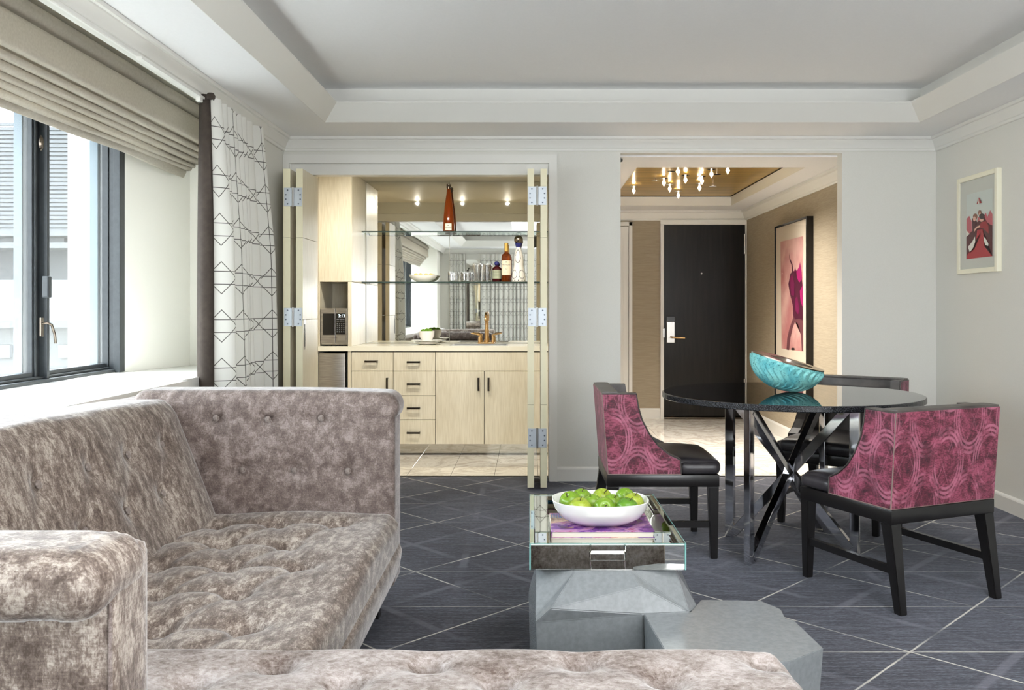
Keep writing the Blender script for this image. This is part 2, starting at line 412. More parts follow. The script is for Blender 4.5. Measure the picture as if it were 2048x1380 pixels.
def bar(bm, a, b, w_, h_, up=(0, 0, 1), mi=0):
    """square-section bar from a to b"""
    a, b = Vector(a), Vector(b); t = (b-a).normalized(); s = t.cross(Vector(up)).normalized(); u2 = s.cross(t).normalized()
    A = [bm.verts.new(a+s*i*w_/2+u2*j*h_/2) for i, j in ((-1, -1), (1, -1), (1, 1), (-1, 1))]
    B = [bm.verts.new(b+s*i*w_/2+u2*j*h_/2) for i, j in ((-1, -1), (1, -1), (1, 1), (-1, 1))]
    fs = [bm.faces.new(A[::-1]), bm.faces.new(B)]+[bm.faces.new((A[i], A[(i+1) % 4], B[(i+1) % 4], B[i])) for i in range(4)]
    for f in fs: f.material_index = mi
def sweep(bm, path, prof, closed=False):
    """prof [(offset to the left of travel, z)], mitred at the corners"""
    P = [Vector((p[0], p[1])) for p in path]; N = len(P); rings = []
    for i in range(N):
        d0 = (P[i]-P[i-1]).normalized() if (closed or i > 0) else None
        d1 = (P[(i+1) % N]-P[i]).normalized() if (closed or i < N-1) else None
        if d0 is None: d0 = d1
        if d1 is None: d1 = d0
        n0 = Vector((-d0.y, d0.x)); n1 = Vector((-d1.y, d1.x)); m_ = (n0+n1)/(1+n0.dot(n1))
        rings.append([bm.verts.new((P[i].x+m_.x*o, P[i].y+m_.y*o, z)) for o, z in prof])
    for i in range(N if closed else N-1):
        a, b = rings[i], rings[(i+1) % N]
        for k in range(len(prof)-1): bm.faces.new((a[k], b[k], b[k+1], a[k+1]))
    bmesh.ops.recalc_face_normals(bm, faces=bm.faces)
def soft_box(lo, hi, r, step, fn=None, post=None):
    """dense rounded box; fn(P,N)->offset along the normal (numpy), post(P)->P"""
    lo = np.array(lo, float); hi = np.array(hi, float); verts = []; faces = []; idx = {}
    for ax in range(3):
        u, v = [a for a in range(3) if a != ax]
        nu = max(2, int(round((hi[u]-lo[u])/step))); nv = max(2, int(round((hi[v]-lo[v])/step)))
        for side in (0, 1):
            g = []
            for i in range(nu+1):
                row = []
                for j in range(nv+1):
                    p = [0, 0, 0]; p[ax] = (lo, hi)[side][ax]
                    p[u] = lo[u]+(hi[u]-lo[u])*i/nu; p[v] = lo[v]+(hi[v]-lo[v])*j/nv
                    k = tuple(round(c, 5) for c in p)
                    if k not in idx: idx[k] = len(verts); verts.append(p)
                    row.append(idx[k])
                g.append(row)
            for i in range(nu):
                for j in range(nv):
                    q = [g[i][j], g[i+1][j], g[i+1][j+1], g[i][j+1]]
                    flip = (side == 1) ^ (ax == 1)
                    faces.append(q if flip else q[::-1])
    P = np.array(verts); c = np.clip(P, lo+r, hi-r); d = P-c
    L = np.linalg.norm(d, axis=1, keepdims=True); N = d/np.maximum(L, 1e-9)
    Q = c+N*r
    if fn is not None: Q = Q+N*fn(Q, N)[:, None]
    if post is not None: Q = post(Q)
    me = bpy.data.meshes.new('m'); me.from_pydata(Q.tolist(), [], faces); me.update(); return me
def tufts(pts, depth, sig, crease=0.0, cw=0.012, reach=0.33, wide=0.55):
    """offset field: dents at pts and soft creases between neighbours"""
    B = np.array(pts, float); segs = []
    for i in range(len(B)):
        for j in range(i+1, len(B)):
            if np.linalg.norm(B[i]-B[j]) < reach: segs.append((B[i], B[j]))
    def f(P, N):
        o = np.zeros(len(P))
        for b in B:
            d2 = ((P-b)**2).sum(1); o -= depth*np.exp(-d2/(2*sig*sig)); o -= depth*wide*np.exp(-d2/(2*(sig*2.4)**2))
        if crease:
            for a, b in segs:
                ab = b-a; t_ = np.clip(((P-a)@ab)/(ab@ab), 0, 1); q = a+t_[:, None]*ab
                o -= crease*np.exp(-((P-q)**2).sum(1)/(2*cw*cw))
        return o
    return f
def text_mesh(s, size, mat_unused=None):
    cu = bpy.data.curves.new('t', 'FONT'); cu.body = s; cu.size = size; cu.align_x = 'CENTER'; cu.align_y = 'CENTER'; cu.extrude = 0.0002
    o = bpy.data.objects.new('t', cu); C.objects.link(o)
    me = bpy.data.meshes.new_from_object(o.evaluated_get(bpy.context.evaluated_depsgraph_get()))
    bpy.data.objects.remove(o); return me
def struct(name, bm, mat, parent=None, **k):
    o = obj(name, bm, mat, parent, **k)
    if parent is None: o['kind'] = 'structure'
    return o

# ================================================================== ROOM SHELL
XL, XR, YB, YF, ZS, ZC = -1.734, 2.856, -1.9, 6.261, 2.415, 2.63
NX0, NX1 = -1.69, 0.134          # bar niche opening
AX0, AX1 = 0.637, 2.195          # entry opening
struct('floor', BX(((-1.9, YB-0.1, -0.05), (XR+0.1, 6.43, 0))), 'carpet')
struct('wall_front', BX(((NX0, YF, 2.233), (AX0, 6.40, 2.66)), ((XL-0.9, YF, 0), (NX0, 6.40, 2.66)),
       ((NX1, YF, 0), (AX0, 6.40, 2.233)), ((AX0, YF, 2.307), (AX1, 6.353, 2.66)), ((AX1, YF, 0), (XR+0.1, 6.353, 2.66))), 'wall_paint')
struct('wall_right', BX(((XR, YB-0.1, 0), (XR+0.1, YF+0.09, 2.66))), 'wall_paint')
struct('wall_rear', BX(((XL-0.1, YB-0.1, 0), (XR, YB, 2.66))), 'wall_paint')
WL = struct('wall_left', BX(((-1.80, YB, 0), (XL, 5.61, 0.815)), ((-1.80, YB, 2.34), (XL, 5.61, 2.66)), ((-1.74, 5.61, 0), (XL, YF, 2.66))), 'wall_paint')
bm = bmesh.new()
box(bm, (-2.62, YB, 2.43), (-1.80, 5.61, 2.66)); box(bm, (-2.62, YB, 0.6), (-1.80, 5.61, 0.80)); box(bm, (-2.62, YB, 2.35), (-2.32, 5.04, 2.43))
box(bm, (-2.62, YB-0.1, 0.8), (-1.80, -1.3, 2.43))
prism(bm, [(-1.742, 5.61), (-2.143, 5.61), (-2.30, 5.045), (-2.62, 5.045), (-2.62, 6.4), (-1.742, 6.4)], lambda u, v: (u, v, 0.3), lambda u, v: (u, v, 2.5))
struct('window_reveal', bm, 'reveal_cream', WL)
# ceiling: flat centre in a raised tray, flat soffit round it
TX0, TX1, TY0, TY1 = -1.321, 2.510, -1.2, 5.735
struct('ceiling', BX(((TX0-0.05, TY0-0.05, ZC), (TX1+0.05, TY1+0.05, ZC+0.05)),
       ((XL-0.08, YB, ZS), (TX0, YF, ZS+0.10)), ((TX1, YB, ZS), (XR, YF, ZS+0.10)), ((TX0, TY1, ZS), (TX1, YF, ZS+0.10)), ((TX0, YB, ZS), (TX1, TY0, ZS+0.10))), 'ceiling_paint')
bm = bmesh.new()
sweep(bm, [(TX0, TY0), (TX1, TY0), (TX1, TY1), (TX0, TY1)], [(-0.004, ZS-0.001), (0.0, ZS-0.002), (0.091, ZS+0.100), (0.094, ZS+0.104), (0.094, ZS+0.112), (-0.009, ZS+0.112), (-0.009, ZC+0.002)], True)
struct('trim_1', bm, 'trim_white')
bm = bmesh.new()
sweep(bm, [(XL, YB), (XR, YB), (XR, YF), (XL, YF)], [(0, 2.318), (0.010, 2.318), (0.013, 2.322), (0.013, 2.336), (0.020, 2.340), (0.026, 2.356), (0.036, 2.372), (0.049, 2.386), (0.051, 2.392), (0.064, 2.395), (0.066, 2.399), (0.066, 2.414)], True)
struct('trim_2', bm, 'trim_white', smooth=20)
BP = [(0.0, 0.0), (0.016, 0.0), (0.016, 0.084), (0.012, 0.092), (0.004, 0.10), (0.0, 0.10)]
for nm, path in (('baseboard_right', [(XR, YB), (XR, YF), (2.197, YF)]), ('baseboard_front', [(AX0-0.001, YF), (0.191, YF)]), ('baseboard_rear', [(XL, YB), (XR, YB)])):
    bm = bmesh.new(); sweep(bm, path, BP); struct(nm, bm, 'trim_white')
# opening casing (niche) with mitred corner
bm = bmesh.new()
for pts in ([(XL+0.002, 0), (NX0, 0), (NX0, 2.233), (XL+0.002, 2.293)], [(XL+0.002, 2.293), (NX0, 2.233), (NX1, 2.233), (0.190, 2.293)], [(0.190, 0), (0.190, 2.293), (NX1, 2.233), (NX1, 0)]):
    prism(bm, pts, lambda u, v: (u, YF+0.002, v), lambda u, v: (u, YF-0.022, v))
struct('trim_3', bm, 'trim_white')
struct('trim_4', BX(((NX0, YF+0.006, 2.155), (NX1, YF+0.10, 2.234)), ((NX0-0.001, YF, 0), (NX0+0.004, 6.40, 2.233)), ((NX1-0.004, YF, 0), (NX1+0.001, 6.40, 2.233)), bev=0.002), 'trim_white')
# ---------------- window wall
win = thing('window_1', '', ''); del win['label']; del win['category']; win['kind'] = 'structure'; win.location = (-2.36, 1.9, 0.86)
Z0, Z1 = 0.855, 2.25
mull = [(4.262, 4.345), (3.02, 3.10), (1.75, 1.83), (0.48, 0.56), (-0.79, -0.71)]
obj('window_frame', BX(((-2.42, -1.3, Z0), (-2.325, 5.0, 0.872)), ((-2.39, -1.3, 0.872), (-2.36, 5.0, 0.884)), ((-2.42, -1.3, Z1), (-2.30, 5.04, Z1+0.1)), ((-2.44, -1.36, Z0), (-2.30, -1.3, Z1)), bev=0.003), 'frame_grey', win)
obj('jamb', BX(((-2.418, 5.004, Z0), (-2.372, 5.05, Z1)), ((-2.372, 5.012, Z0), (-2.334, 5.05, Z1)), ((-2.334, 4.985, Z0), (-2.298, 5.05, Z1)), bev=0.002), 'frame_grey', win)
for i, (a, b) in enumerate(mull):
    obj('mullion', BX(((-2.43, a, Z0), (-2.385, b, Z1)), ((-2.385, a+0.012, Z0), (-2.375, a+0.026, Z1)), ((-2.385, b-0.022, Z0), (-2.345, b, Z1)), bev=0.002), 'frame_grey', win)
    obj('gasket', BX(((-2.386, a+0.030, Z0), (-2.381, a+0.052, Z1))), 'frame_dark', win)
    obj('outer_frame', BX(((-2.47, a-0.006, Z0), (-2.431, a+0.03, Z1))), 'frame_blue', win)
obj('outer_frame', BX(((-2.47, 4.99, Z0), (-2.425, 5.045, Z1))), 'frame_blue', win)
edges = [-1.3]+[c for a, b in mull[::-1] for c in (a, b)]+[5.0]
for k in range(0, len(edges), 2):
    a, b = edges[k], edges[k+1]
    obj('pane', BX(((-2.412, a, 0.88), (-2.404, b, Z1))), 'window_glass', win)
    obj('sash', BX(((-2.42, a, 0.872), (-2.385, b, 0.905)), bev=0.003), 'frame_grey', win)
# casement furniture on the mullion, pivoting lever below
def on_mull(px, py): return onX(px, py, -2.345)
p = on_mull(84, 656); Yh, Zh = p.y, p.z
hd = obj('window_handle', TB([(-2.345, Yh-0.01, Zh+0.02), (-2.318, Yh-0.004, Zh+0.025), (-2.305, Yh+0.012, Zh+0.015), (-2.30, Yh+0.03, Zh-0.03), (-2.30, Yh+0.038, Zh-0.075)], 0.0065, 10), 'pewter', win, smooth=60)
obj('handle_plate', BX(((-2.347, Yh-0.018, Zh-0.04), (-2.338, Yh+0.004, Zh+0.05)), bev=0.002), 'pewter', win)
p = on_mull(84, 575); obj('lock_block', BX(((-2.345, p.y-0.004, p.z-0.05), (-2.312, p.y+0.03, p.z+0.055)), bev=0.006), 'frame_grey', win)
p = on_mull(80, 286); obj('latch', LT([(0, 0), (0.012, 0), (0.016, 0.006), (0.012, 0.012), (0, 0.014)], n=16), 'pewter', win, world=False)
lt = [c for c in win.children if c.name.startswith('latch')][0]; lt.rotation_euler = (0, PI/2, 0); lt.location = Vector((-2.345, p.y, p.z))-win.location; lt.scale = (2.4, 1, 1)
# deep sill with a step at its far end
bm = bmesh.new()
prism(bm, [(-2.33, -1.3), (-1.70, -1.3), (-1.70, 4.43), (-1.735, 4.43), (-1.735, 5.6), (-2.141, 5.6), (-2.299, 5.03), (-2.33, 5.03)], lambda u, v: (u, v, 0.8), lambda u, v: (u, v, 0.854))
struct('trim_5', bm, 'sill_white')
struct('trim_6', BX(((-1.733, -1.3, 0.0), (-1.722, 4.5, 0.795))), 'laminate')
# ---------------- bar niche shell
struct('wall_niche', BX(((-1.80, 7.985, 0), (0.22, 8.05, 2.4)), ((0.16, 6.40, 0), (0.22, 7.985, 2.4)), ((-1.80, 6.40, 0), (-1.75, 7.985, 2.4)), ((-1.75, 6.40, 2.352), (0.16, 7.985, 2.40))), 'niche_paint')
FN = struct('floor_niche', BX(((-1.75, 6.432, -0.05), (0.2, 7.99, -0.012))), 'gap_dark'); FN['kind'] = 'structure'
FE = struct('floor_entry', BX(((0.5, 6.432, -0.05), (2.5, 9.9, -0.012))), 'gap_dark')
def tiles(parent, x0, x1, y0, y1, tw, th, off=0.0):
    x = x0-off
    while x < x1-0.01:
        y = y0; a, b = max(x, x0)+0.0012, min(x+tw, x1)-0.0012
        while y < y1-0.01:
            if b-a > 0.02: obj('tile', BX(((a, y+0.0012, -0.012), (b, min(y+th, y1)-0.0012, 0.0)), bev=0.0012, seg=1), 'marble', parent)
            y += th
        x += tw
tiles(FN, -1.75, 0.16, 6.432, 7.985, 0.318, 0.61, 0.10)
tiles(FE, 0.6, 2.386, 6.432, 9.83, 0.61, 0.61)
struct('trim_7', BX(((NX0-0.05, 6.425, -0.01), (NX1+0.02, 6.437, 0.004)), ((AX0, 6.425, -0.01), (2.386, 6.437, 0.005))), 'gap_dark')
# ---------------- entry hall
EY = 9.83
struct('wall_entry_right', BX(((2.386, 6.353, 0), (2.5, EY+0.1, 2.5))), 'wallcloth')
struct('wall_entry_left', BX(((0.50, 6.40, 0), (0.60, EY+0.1, 2.5))), 'wallcloth')
struct('wall_entry_far', BX(((0.60, EY, 0), (1.474, EY+0.1, 2.5)), ((1.474, EY, 2.138), (2.386, EY+0.1, 2.5))), 'wallcloth')
struct('wall_entry_front', BX(((0.60, 6.353, 0), (AX0-0.001, 6.41, 2.35)), ((AX1, 6.354, 0), (2.386, 6.36, 2.35))), 'wall_paint')
GX0, GX1, GY0, GY1 = 0.815, 2.11, 6.82, 9.33
CE = struct('ceiling_entry', BX(((0.55, 6.355, 2.295), (GX0, EY, 2.5)), ((GX1, 6.355, 2.295), (2.386, EY, 2.5)), ((GX0, 6.355, 2.295), (GX1, GY0, 2.5)), ((GX0, GY1, 2.295), (GX1, EY, 2.5))), 'ceiling_paint')
bm = bmesh.new(); sweep(bm, [(GX0, GY0), (GX1, GY0), (GX1, GY1), (GX0, GY1)], [(-0.002, 2.294), (0.004, 2.294), (0.004, 2.389)], True)
obj('riser_trim', bm, 'trim_white', CE)
obj('gold_panel', BX(((GX0, GY0, 2.392), (GX1, GY1, 2.42))), 'gold_leaf', CE)
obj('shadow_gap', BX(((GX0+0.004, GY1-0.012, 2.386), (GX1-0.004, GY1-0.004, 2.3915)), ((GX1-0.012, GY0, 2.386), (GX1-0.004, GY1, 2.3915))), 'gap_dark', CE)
bm = bmesh.new()
sweep(bm, [(2.386, 6.36), (2.386, EY), (0.60, EY), (0.60, 6.40)], [(0, 2.187), (0.012, 2.187), (0.014, 2.20), (0.022, 2.205), (0.05, 2.265), (0.066, 2.272), (0.066, 2.294)])
struct('trim_8', bm, 'trim_white', smooth=20)
for nm, path in (('baseboard_entry_right', [(2.386, 6.37), (2.386, EY)]), ('baseboard_entry_far', [(1.436, EY), (1.128, EY)]), ('baseboard_entry_left', [(0.6, EY), (0.6, 6.42)])):
    bm = bmesh.new(); sweep(bm, path, [(0, 0), (0.016, 0), (0.016, 0.10), (0.004, 0.115), (0, 0.115)]); struct(nm, bm, 'trim_white')
d1 = thing('door_1', '', '', (1.92, EY, 0)); del d1['label']; del d1['category']; d1['kind'] = 'structure'
obj('door_leaf', BX(((1.476, 9.80, 0.03), (2.367, 9.845, 2.136)), bev=0.002), 'black_door', d1)
obj('door_frame', BX(((1.436, 9.79, 0), (1.474, EY+0.06, 2.14)), ((2.369, 9.79, 0), (2.3855, EY+0.06, 2.14)), ((1.436, 9.79, 2.139), (2.3855, EY+0.06, 2.19)), bev=0.002), 'trim_white', d1)
obj('threshold', BX(((1.474, 9.76, 0.0), (2.369, 9.86, 0.022)), bev=0.004), 'bronze_pull', d1)
obj('door_back', BX(((1.476, 9.85, 0.0), (2.367, 9.86, 2.136))), 'gap_dark', d1)
def DZ(py): return H-(py-CY)/F*9.79
def DXx(px): return (px-CX)/F*9.79
bm = bmesh.new(); box(bm, (DXx(1333), 9.785, DZ(686)), (DXx(1350), 9.80, DZ(643)), 0.006)
lk = obj('lock_plate', bm, 'steel', d1, label='brushed steel lock plate')
obj('card_reader', BX(((DXx(1333), 9.782, DZ(643)), (DXx(1350), 9.80, DZ(633))), bev=0.002), 'black_plastic', lk)
obj('lever', TB([(DXx(1341), 9.785, DZ(674)), (DXx(1341), 9.74, DZ(674)), (DXx(1344), 9.725, DZ(674.5)), (DXx(1368), 9.725, DZ(675.5))], 0.0095, 10), 'brass', lk, smooth=50)
obj('strike_plate', BX(((DXx(1326), 9.782, DZ(675)), (DXx(1329), 9.79, DZ(657))), bev=0.001), 'steel', d1)
bm = LT([(0, 0), (0.009, 0), (0.009, 0.004), (0, 0.004)], n=16); bm.transform(Matrix.Translation((DXx(1403.5), 9.80, DZ(547)))@Matrix.Rotation(PI/2, 4, 'X'))
obj('peephole', bm, 'trim_white', d1)
for py in (488, 763):
    zz = DZ(py); obj('hinge', TB([(2.362, 9.787, zz-(0.11 if py < 700 else 0.03)), (2.362, 9.787, zz+(0.11 if py < 700 else 0.03))], 0.011, 10), 'steel', d1, smooth=40)
d2 = thing('door_2', '', '', (0.9, EY, 0)); del d2['label']; del d2['category']; d2['kind'] = 'structure'
obj('door_leaf', BX(((0.62, 9.81, 0.01), (1.085, EY, 2.12)), ((0.70, 9.80, 0.15), (1.03, 9.81, 2.0)), bev=0.002), 'trim_white', d2)
obj('door_frame', BX(((1.088, 9.79, 0), (1.127, EY, 2.17)), ((0.61, 9.79, 2.125), (1.127, EY, 2.17)), bev=0.003), 'trim_white', d2)
# entry lights: discs close under the gold panel, most with a lit crystal drop
proto = None; GR = 'crystal lights under the gold ceiling panel'
lit = [(1267.6, 373), (1327.8, 356.8), (1339.5, 369), (1356.6, 382.6), (1371, 350.5), (1356, 333), (1404, 353), (1399, 367), (1423, 338.7), (1455.5, 331)]
for i, (px, py) in enumerate(lit):
    p = onZ(px, py, 2.365)
    if proto is None:
        proto = thing('crystal_light', '', 'ceiling light', p, 0, GR)
        obj('disc', LT([(0, 0), (0.035, 0), (0.035, 0.004), (0, 0.004)], n=24), 'chrome', proto, world=False, smooth=30)
        obj('stem', LT([(0.004, 0.004), (0.004, 0.027)], n=8), 'chrome', proto, world=False)
        obj('crystal', LT([(0, -0.072), (0.006, -0.062), (0.017, -0.042), (0.013, -0.03), (0.006, -0.016), (0.008, -0.002), (0, -0.001)], n=8), 'lamp_crystal', proto, world=False)
        o = proto
    else: o = dup(proto, p)
    point('crystal_glow', p+Vector((0, 0, 0.012)), 1.3, (1.0, 0.82, 0.55), 0.006)
wh = ['lit crystal drop light farthest to the left under the gold ceiling', 'lit crystal light at the left end of the middle cluster', 'lit crystal light just right of and below the cluster\'s left end',
      'lit crystal light nearest the far edge of the gold ceiling', 'lit crystal light with the widest glow in the middle cluster', 'lit crystal drop peeking below the near soffit, second smallest',
      'lit crystal light, upper of the right-hand overlapping pair', 'lit crystal light, lower of the right-hand overlapping pair', 'lit crystal drop high up between the pair and the lone right one', 'lone lit crystal drop farthest to the right under the gold ceiling']
for o, l in zip([o for o in bpy.data.objects if o.name.startswith('crystal_light')], wh): o['label'] = l
pd = None
for (px, py), l in zip([(1311, 362), (1343, 342.7), (1434, 349), (1426, 372.5)],
    ['unlit metal disc left of the crystal cluster on the gold ceiling', 'unlit metal disc above the crystal cluster on the gold ceiling', 'unlit metal disc, upper of two right of the crystal pair', 'unlit metal disc, lower of two right of the crystal pair']):
    p = onZ(px, py, 2.365)
    bmq = LT([(0, 0), (0.034, 0), (0.034, 0.004), (0.004, 0.005), (0.004, 0.027)], n=24)
    o = obj('ceiling_disc', bmq, 'chrome', None, smooth=30); o.location = p; tag(o, l, 'ceiling light', 'unlit discs under the gold ceiling panel')

# ================================================================== BAR NICHE
YC = 7.36                                            # cabinet front plane
def KX(px): return (px-CX)/F*YC
def KZ(py): return H-(py-CY)/F*YC
def pull(parent, cx, cz, L, horiz, lab=None):
    y = YC-0.018; bm = bmesh.new(); h = L/2; t_ = 0.008
    if horiz:
        box(bm, (cx-h, y-0.030, cz-t_), (cx+h, y-0.021, cz+t_), 0.001, 1)
        for s_ in (-1, 1): box(bm, (cx+s_*h-(0.008 if s_ > 0 else 0), y-0.022, cz-t_), (cx+s_*h+(0.008 if s_ < 0 else 0), y, cz+t_))
    else:
        box(bm, (cx-t_, y-0.030, cz-h), (cx+t_, y-0.021, cz+h), 0.001, 1)
        for s_ in (-1, 1): box(bm, (cx-t_, y-0.022, cz+s_*h-(0.008 if s_ > 0 else 0)), (cx+t_, y, cz+s_*h+(0.008 if s_ < 0 else 0)))
    return obj('handle', bm, 'bronze_pull', parent)
def front(parent, name, x0, x1, z0, z1):
    g = 0.0022
    return obj(name, BX(((x0+g, YC-0.018, z0+g), (x1-g, YC, z1-g)), bev=0.0012, seg=1), 'laminate', parent)
def carcass(parent, x0, x1, z0, z1, y1=7.96, t_=0.018):
    obj('carcass', BX(((x0, YC+0.001, z0), (x0+t_, y1, z1)), ((x1-t_, YC+0.001, z0), (x1, y1, z1)), ((x0+t_, YC+0.001, z0), (x1-t_, y1, z0+t_)), ((x0+t_, y1-0.01, z0), (x1-t_, y1, z1)),
        ((x0+t_, YC+0.004, z0+t_), (x1-t_, YC+0.014, z1))), 'gap_dark', parent)
zt, zb = 0.861, KZ(888)
xa, xb, xc, xd, xe = KX(703.5), KX(787), KX(871.2), KX(968.5), 0.155
c1 = thing('base_cabinet', 'cream base cabinet with one drawer over one door, beside the small fridge', 'cabinet', ((xa+xb)/2, 7.66, zb), 0, 'cream base cabinets of the bar')
carcass(c1, xa, xb, zb, zt)
d = front(c1, 'drawer', xa, xb, KZ(742), zt-0.004); pull(d, KX(744), KZ(722.5), 0.108, True)
d = front(c1, 'door', xa, xb, zb, KZ(742)); pull(d, KX(775.5), KZ(768), 0.108, False)
c2 = thing('base_cabinet', 'cream base cabinet with a stack of four drawers, in the middle of the bar', 'cabinet', ((xb+xc)/2, 7.66, zb), 0, 'cream base cabinets of the bar')
carcass(c2, xb, xc, zb, zt)
zz = [zt-0.004, KZ(742), KZ(791), KZ(839.3), zb]
for a, b, hy in zip(zz, zz[1:], (723.8, 767.5, 815.5, 864.5)):
    d = front(c2, 'drawer', xb, xc, b, a); pull(d, KX(828), KZ(hy), 0.108, True)
c3 = thing('base_cabinet', 'wide cream base cabinet with two doors under the sink', 'cabinet', ((xc+xe)/2, 7.66, zb), 0, 'cream base cabinets of the bar')
obj('carcass', BX(((xc, YC+0.001, zb), (xc+0.018, 7.96, zt)), ((xe-0.018, YC+0.001, zb), (xe, 7.96, zt)), ((xc, YC+0.001, zb), (xe, 7.96, zb+0.018)), ((xc+0.018, YC+0.004, zb), (xe-0.018, YC+0.014, zt))), 'gap_dark', c3)
front(c3, 'fascia', xc, xe, KZ(742), zt-0.004)
d = front(c3, 'door', xc, xd, zb, KZ(742)); pull(d, KX(957.5), KZ(768), 0.108, False)
d = front(c3, 'door', xd, xe, zb, KZ(742)); pull(d, KX(977.5), KZ(768), 0.108, False)
tag(obj('toe_kick', BX(((xa, 7.43, 0.001), (xe, 7.44, zb-0.001))), 'mirror_kick'), 'polished mirror toe kick strip under the cream base cabinets', 'toe kick')
# worktop with a sink cut-out
SX0, SX1, SY0, SY1 = -0.66, -0.20, 7.46, 7.75
wt = obj('worktop', BX(((-1.748, YC-0.025, 0.863), (SX0, 7.972, 0.903)), ((SX1, YC-0.025, 0.863), (0.158, 7.972, 0.903)), ((SX0, YC-0.025, 0.863), (SX1, SY0, 0.903)), ((SX0, SY1, 0.863), (SX1, 7.972, 0.903))), 'countertop')
tag(wt, 'pale cream worktop running the width of the bar niche', 'worktop')
bm = bmesh.new()
for lo, hi in (((SX0-0.012, SY0-0.012, 0.903), (SX1+0.012, SY0, 0.906)), ((SX0-0.012, SY1, 0.903), (SX1+0.012, SY1+0.012, 0.906)), ((SX0-0.012, SY0, 0.903), (SX0, SY1, 0.906)), ((SX1, SY0, 0.903), (SX1+0.012, SY1, 0.906)),
    ((SX0, SY0, 0.76), (SX1, SY1, 0.765)), ((SX0, SY0, 0.765), (SX0+0.003, SY1, 0.905)), ((SX1-0.003, SY0, 0.765), (SX1, SY1, 0.905)), ((SX0, SY0, 0.765), (SX1, SY0+0.003, 0.905)), ((SX0, SY1-0.003, 0.765), (SX1, SY1, 0.905))): box(bm, lo, hi)
tag(obj('sink', bm, 'steel'), 'rectangular steel sink let into the pale worktop by the tap', 'sink')
# tall cabinet with the oven bay
YU = 7.345
tcb = thing('tall_cabinet', 'tall cream cabinet above the worktop with an open bay for the oven', 'cabinet', (-1.61, 7.66, 0.904))
ux = (703.5-CX)/F*YU
zm = H-(563.5-CY)/F*YU
obj('side_panel', BX(((ux-0.032, YU, 0.904), (ux, 7.972, zm-0.0015)), ((ux-0.018, YU+0.019, zm+0.0015), (ux, 7.972, 2.351)), bev=0.001, seg=1), 'laminate', tcb)
obj('door', BX(((-1.748, YU, zm), (ux-0.001, YU+0.018, 2.348)), bev=0.0012, seg=1), 'laminate', tcb)
obj('bay_lining', BX(((-1.748, 7.82, 0.904), (ux-0.033, 7.84, zm)), ((-1.748, YU+0.02, zm+0.001), (ux-0.019, 7.97, zm+0.018)), ((-1.748, YU+0.002, 0.904), (-1.735, 7.82, zm))), 'laminate', tcb)
# microwave
mw = thing('microwave', 'stainless microwave oven with a black door standing in the cabinet bay', 'microwave', (-1.62, 7.55, 0.904))
def UX(px): return (px-CX)/F*YU
def UZ(py): return H-(py-CY)/F*YU
mx0, mx1 = -1.73, UX(694.5)
obj('body', BX(((mx0, YU+0.025, 0.915), (mx1, 7.78, UZ(616.5))), bev=0.004), 'steel', mw)
xs = UX(670.5)
dr = obj('door', BX(((mx0, YU+0.004, UZ(686)), (xs-0.0015, YU+0.024, UZ(617))), bev=0.003), 'brushed_steel', mw)
obj('window', BX(((mx0+0.02, YU+0.001, UZ(670)), (xs-0.004, YU+0.006, UZ(627))), bev=0.001), 'black_plastic', dr)
cp = obj('control_panel', BX(((xs+0.0015, YU+0.004, UZ(686)), (mx1, YU+0.024, UZ(617))), bev=0.003), 'brushed_steel', mw)
obj('keypad', BX(((xs+0.004, YU+0.001, UZ(669)), (UX(690.5), YU+0.006, UZ(627))), bev=0.001), 'black_plastic', cp)
obj('badge_plate', BX(((UX(674.5), YU+0.001, UZ(681)), (UX(691), YU+0.005, UZ(673)))), 'steel', cp)
bm = bmesh.new()
for r_ in range(5):
    for c_ in range(4):
        x_ = UX(674.6+c_*4.3); z_ = UZ(648+r_*3.9); box(bm, (x_-0.004, YU-0.0005, z_-0.0028), (x_+0.004, YU+0.001, z_+0.0028))
for r_ in range(2):
    for c_ in range(3):
        x_ = UX(675.5+c_*5.6); z_ = UZ(638.3+r_*3.5); box(bm, (x_-0.009, YU-0.0005, z_-0.002), (x_+0.009, YU+0.001, z_+0.002))
obj('keys', bm, 'hinge_zinc', cp, kind='stuff')
me = text_mesh('3:12', 0.034); me.transform(Matrix.Translation((UX(683.3), YU, UZ(632)))@Matrix.Rotation(PI/2, 4, 'X'))
finish('clock_digits', me, 'display_glow', cp)
for fx_, fy_ in ((mx0+0.05, YU+0.05), (mx1-0.08, YU+0.05), (mx0+0.05, 7.7), (mx1-0.08, 7.7)): obj('foot', BX(((fx_, fy_, 0.9035), (fx_+0.03, fy_+0.03, 0.916))), 'black_plastic', mw)
# fridge
fr = thing('mini_fridge', 'small stainless fridge under the worktop left of the base cabinets', 'fridge', (-1.63, 7.6, 0))
fx1 = KX(691)
obj('body', BX(((-1.745, YC+0.045, 0.01), (fx1+0.006, 7.9, 0.845))), 'black_plastic', fr)
obj('door', BX(((-1.745, YC-0.012, 0.05), (fx1, YC+0.042, KZ(705.5))), bev=0.008, seg=3), 'brushed_steel', fr, smooth=40)
tag(obj('end_panel', BX(((KX(696.5), YC-0.018, 0.002), (KX(702.8), 7.96, 0.862)), bev=0.001, seg=1), 'laminate'), 'narrow cream end panel between the small fridge and the base cabinets', 'panel')
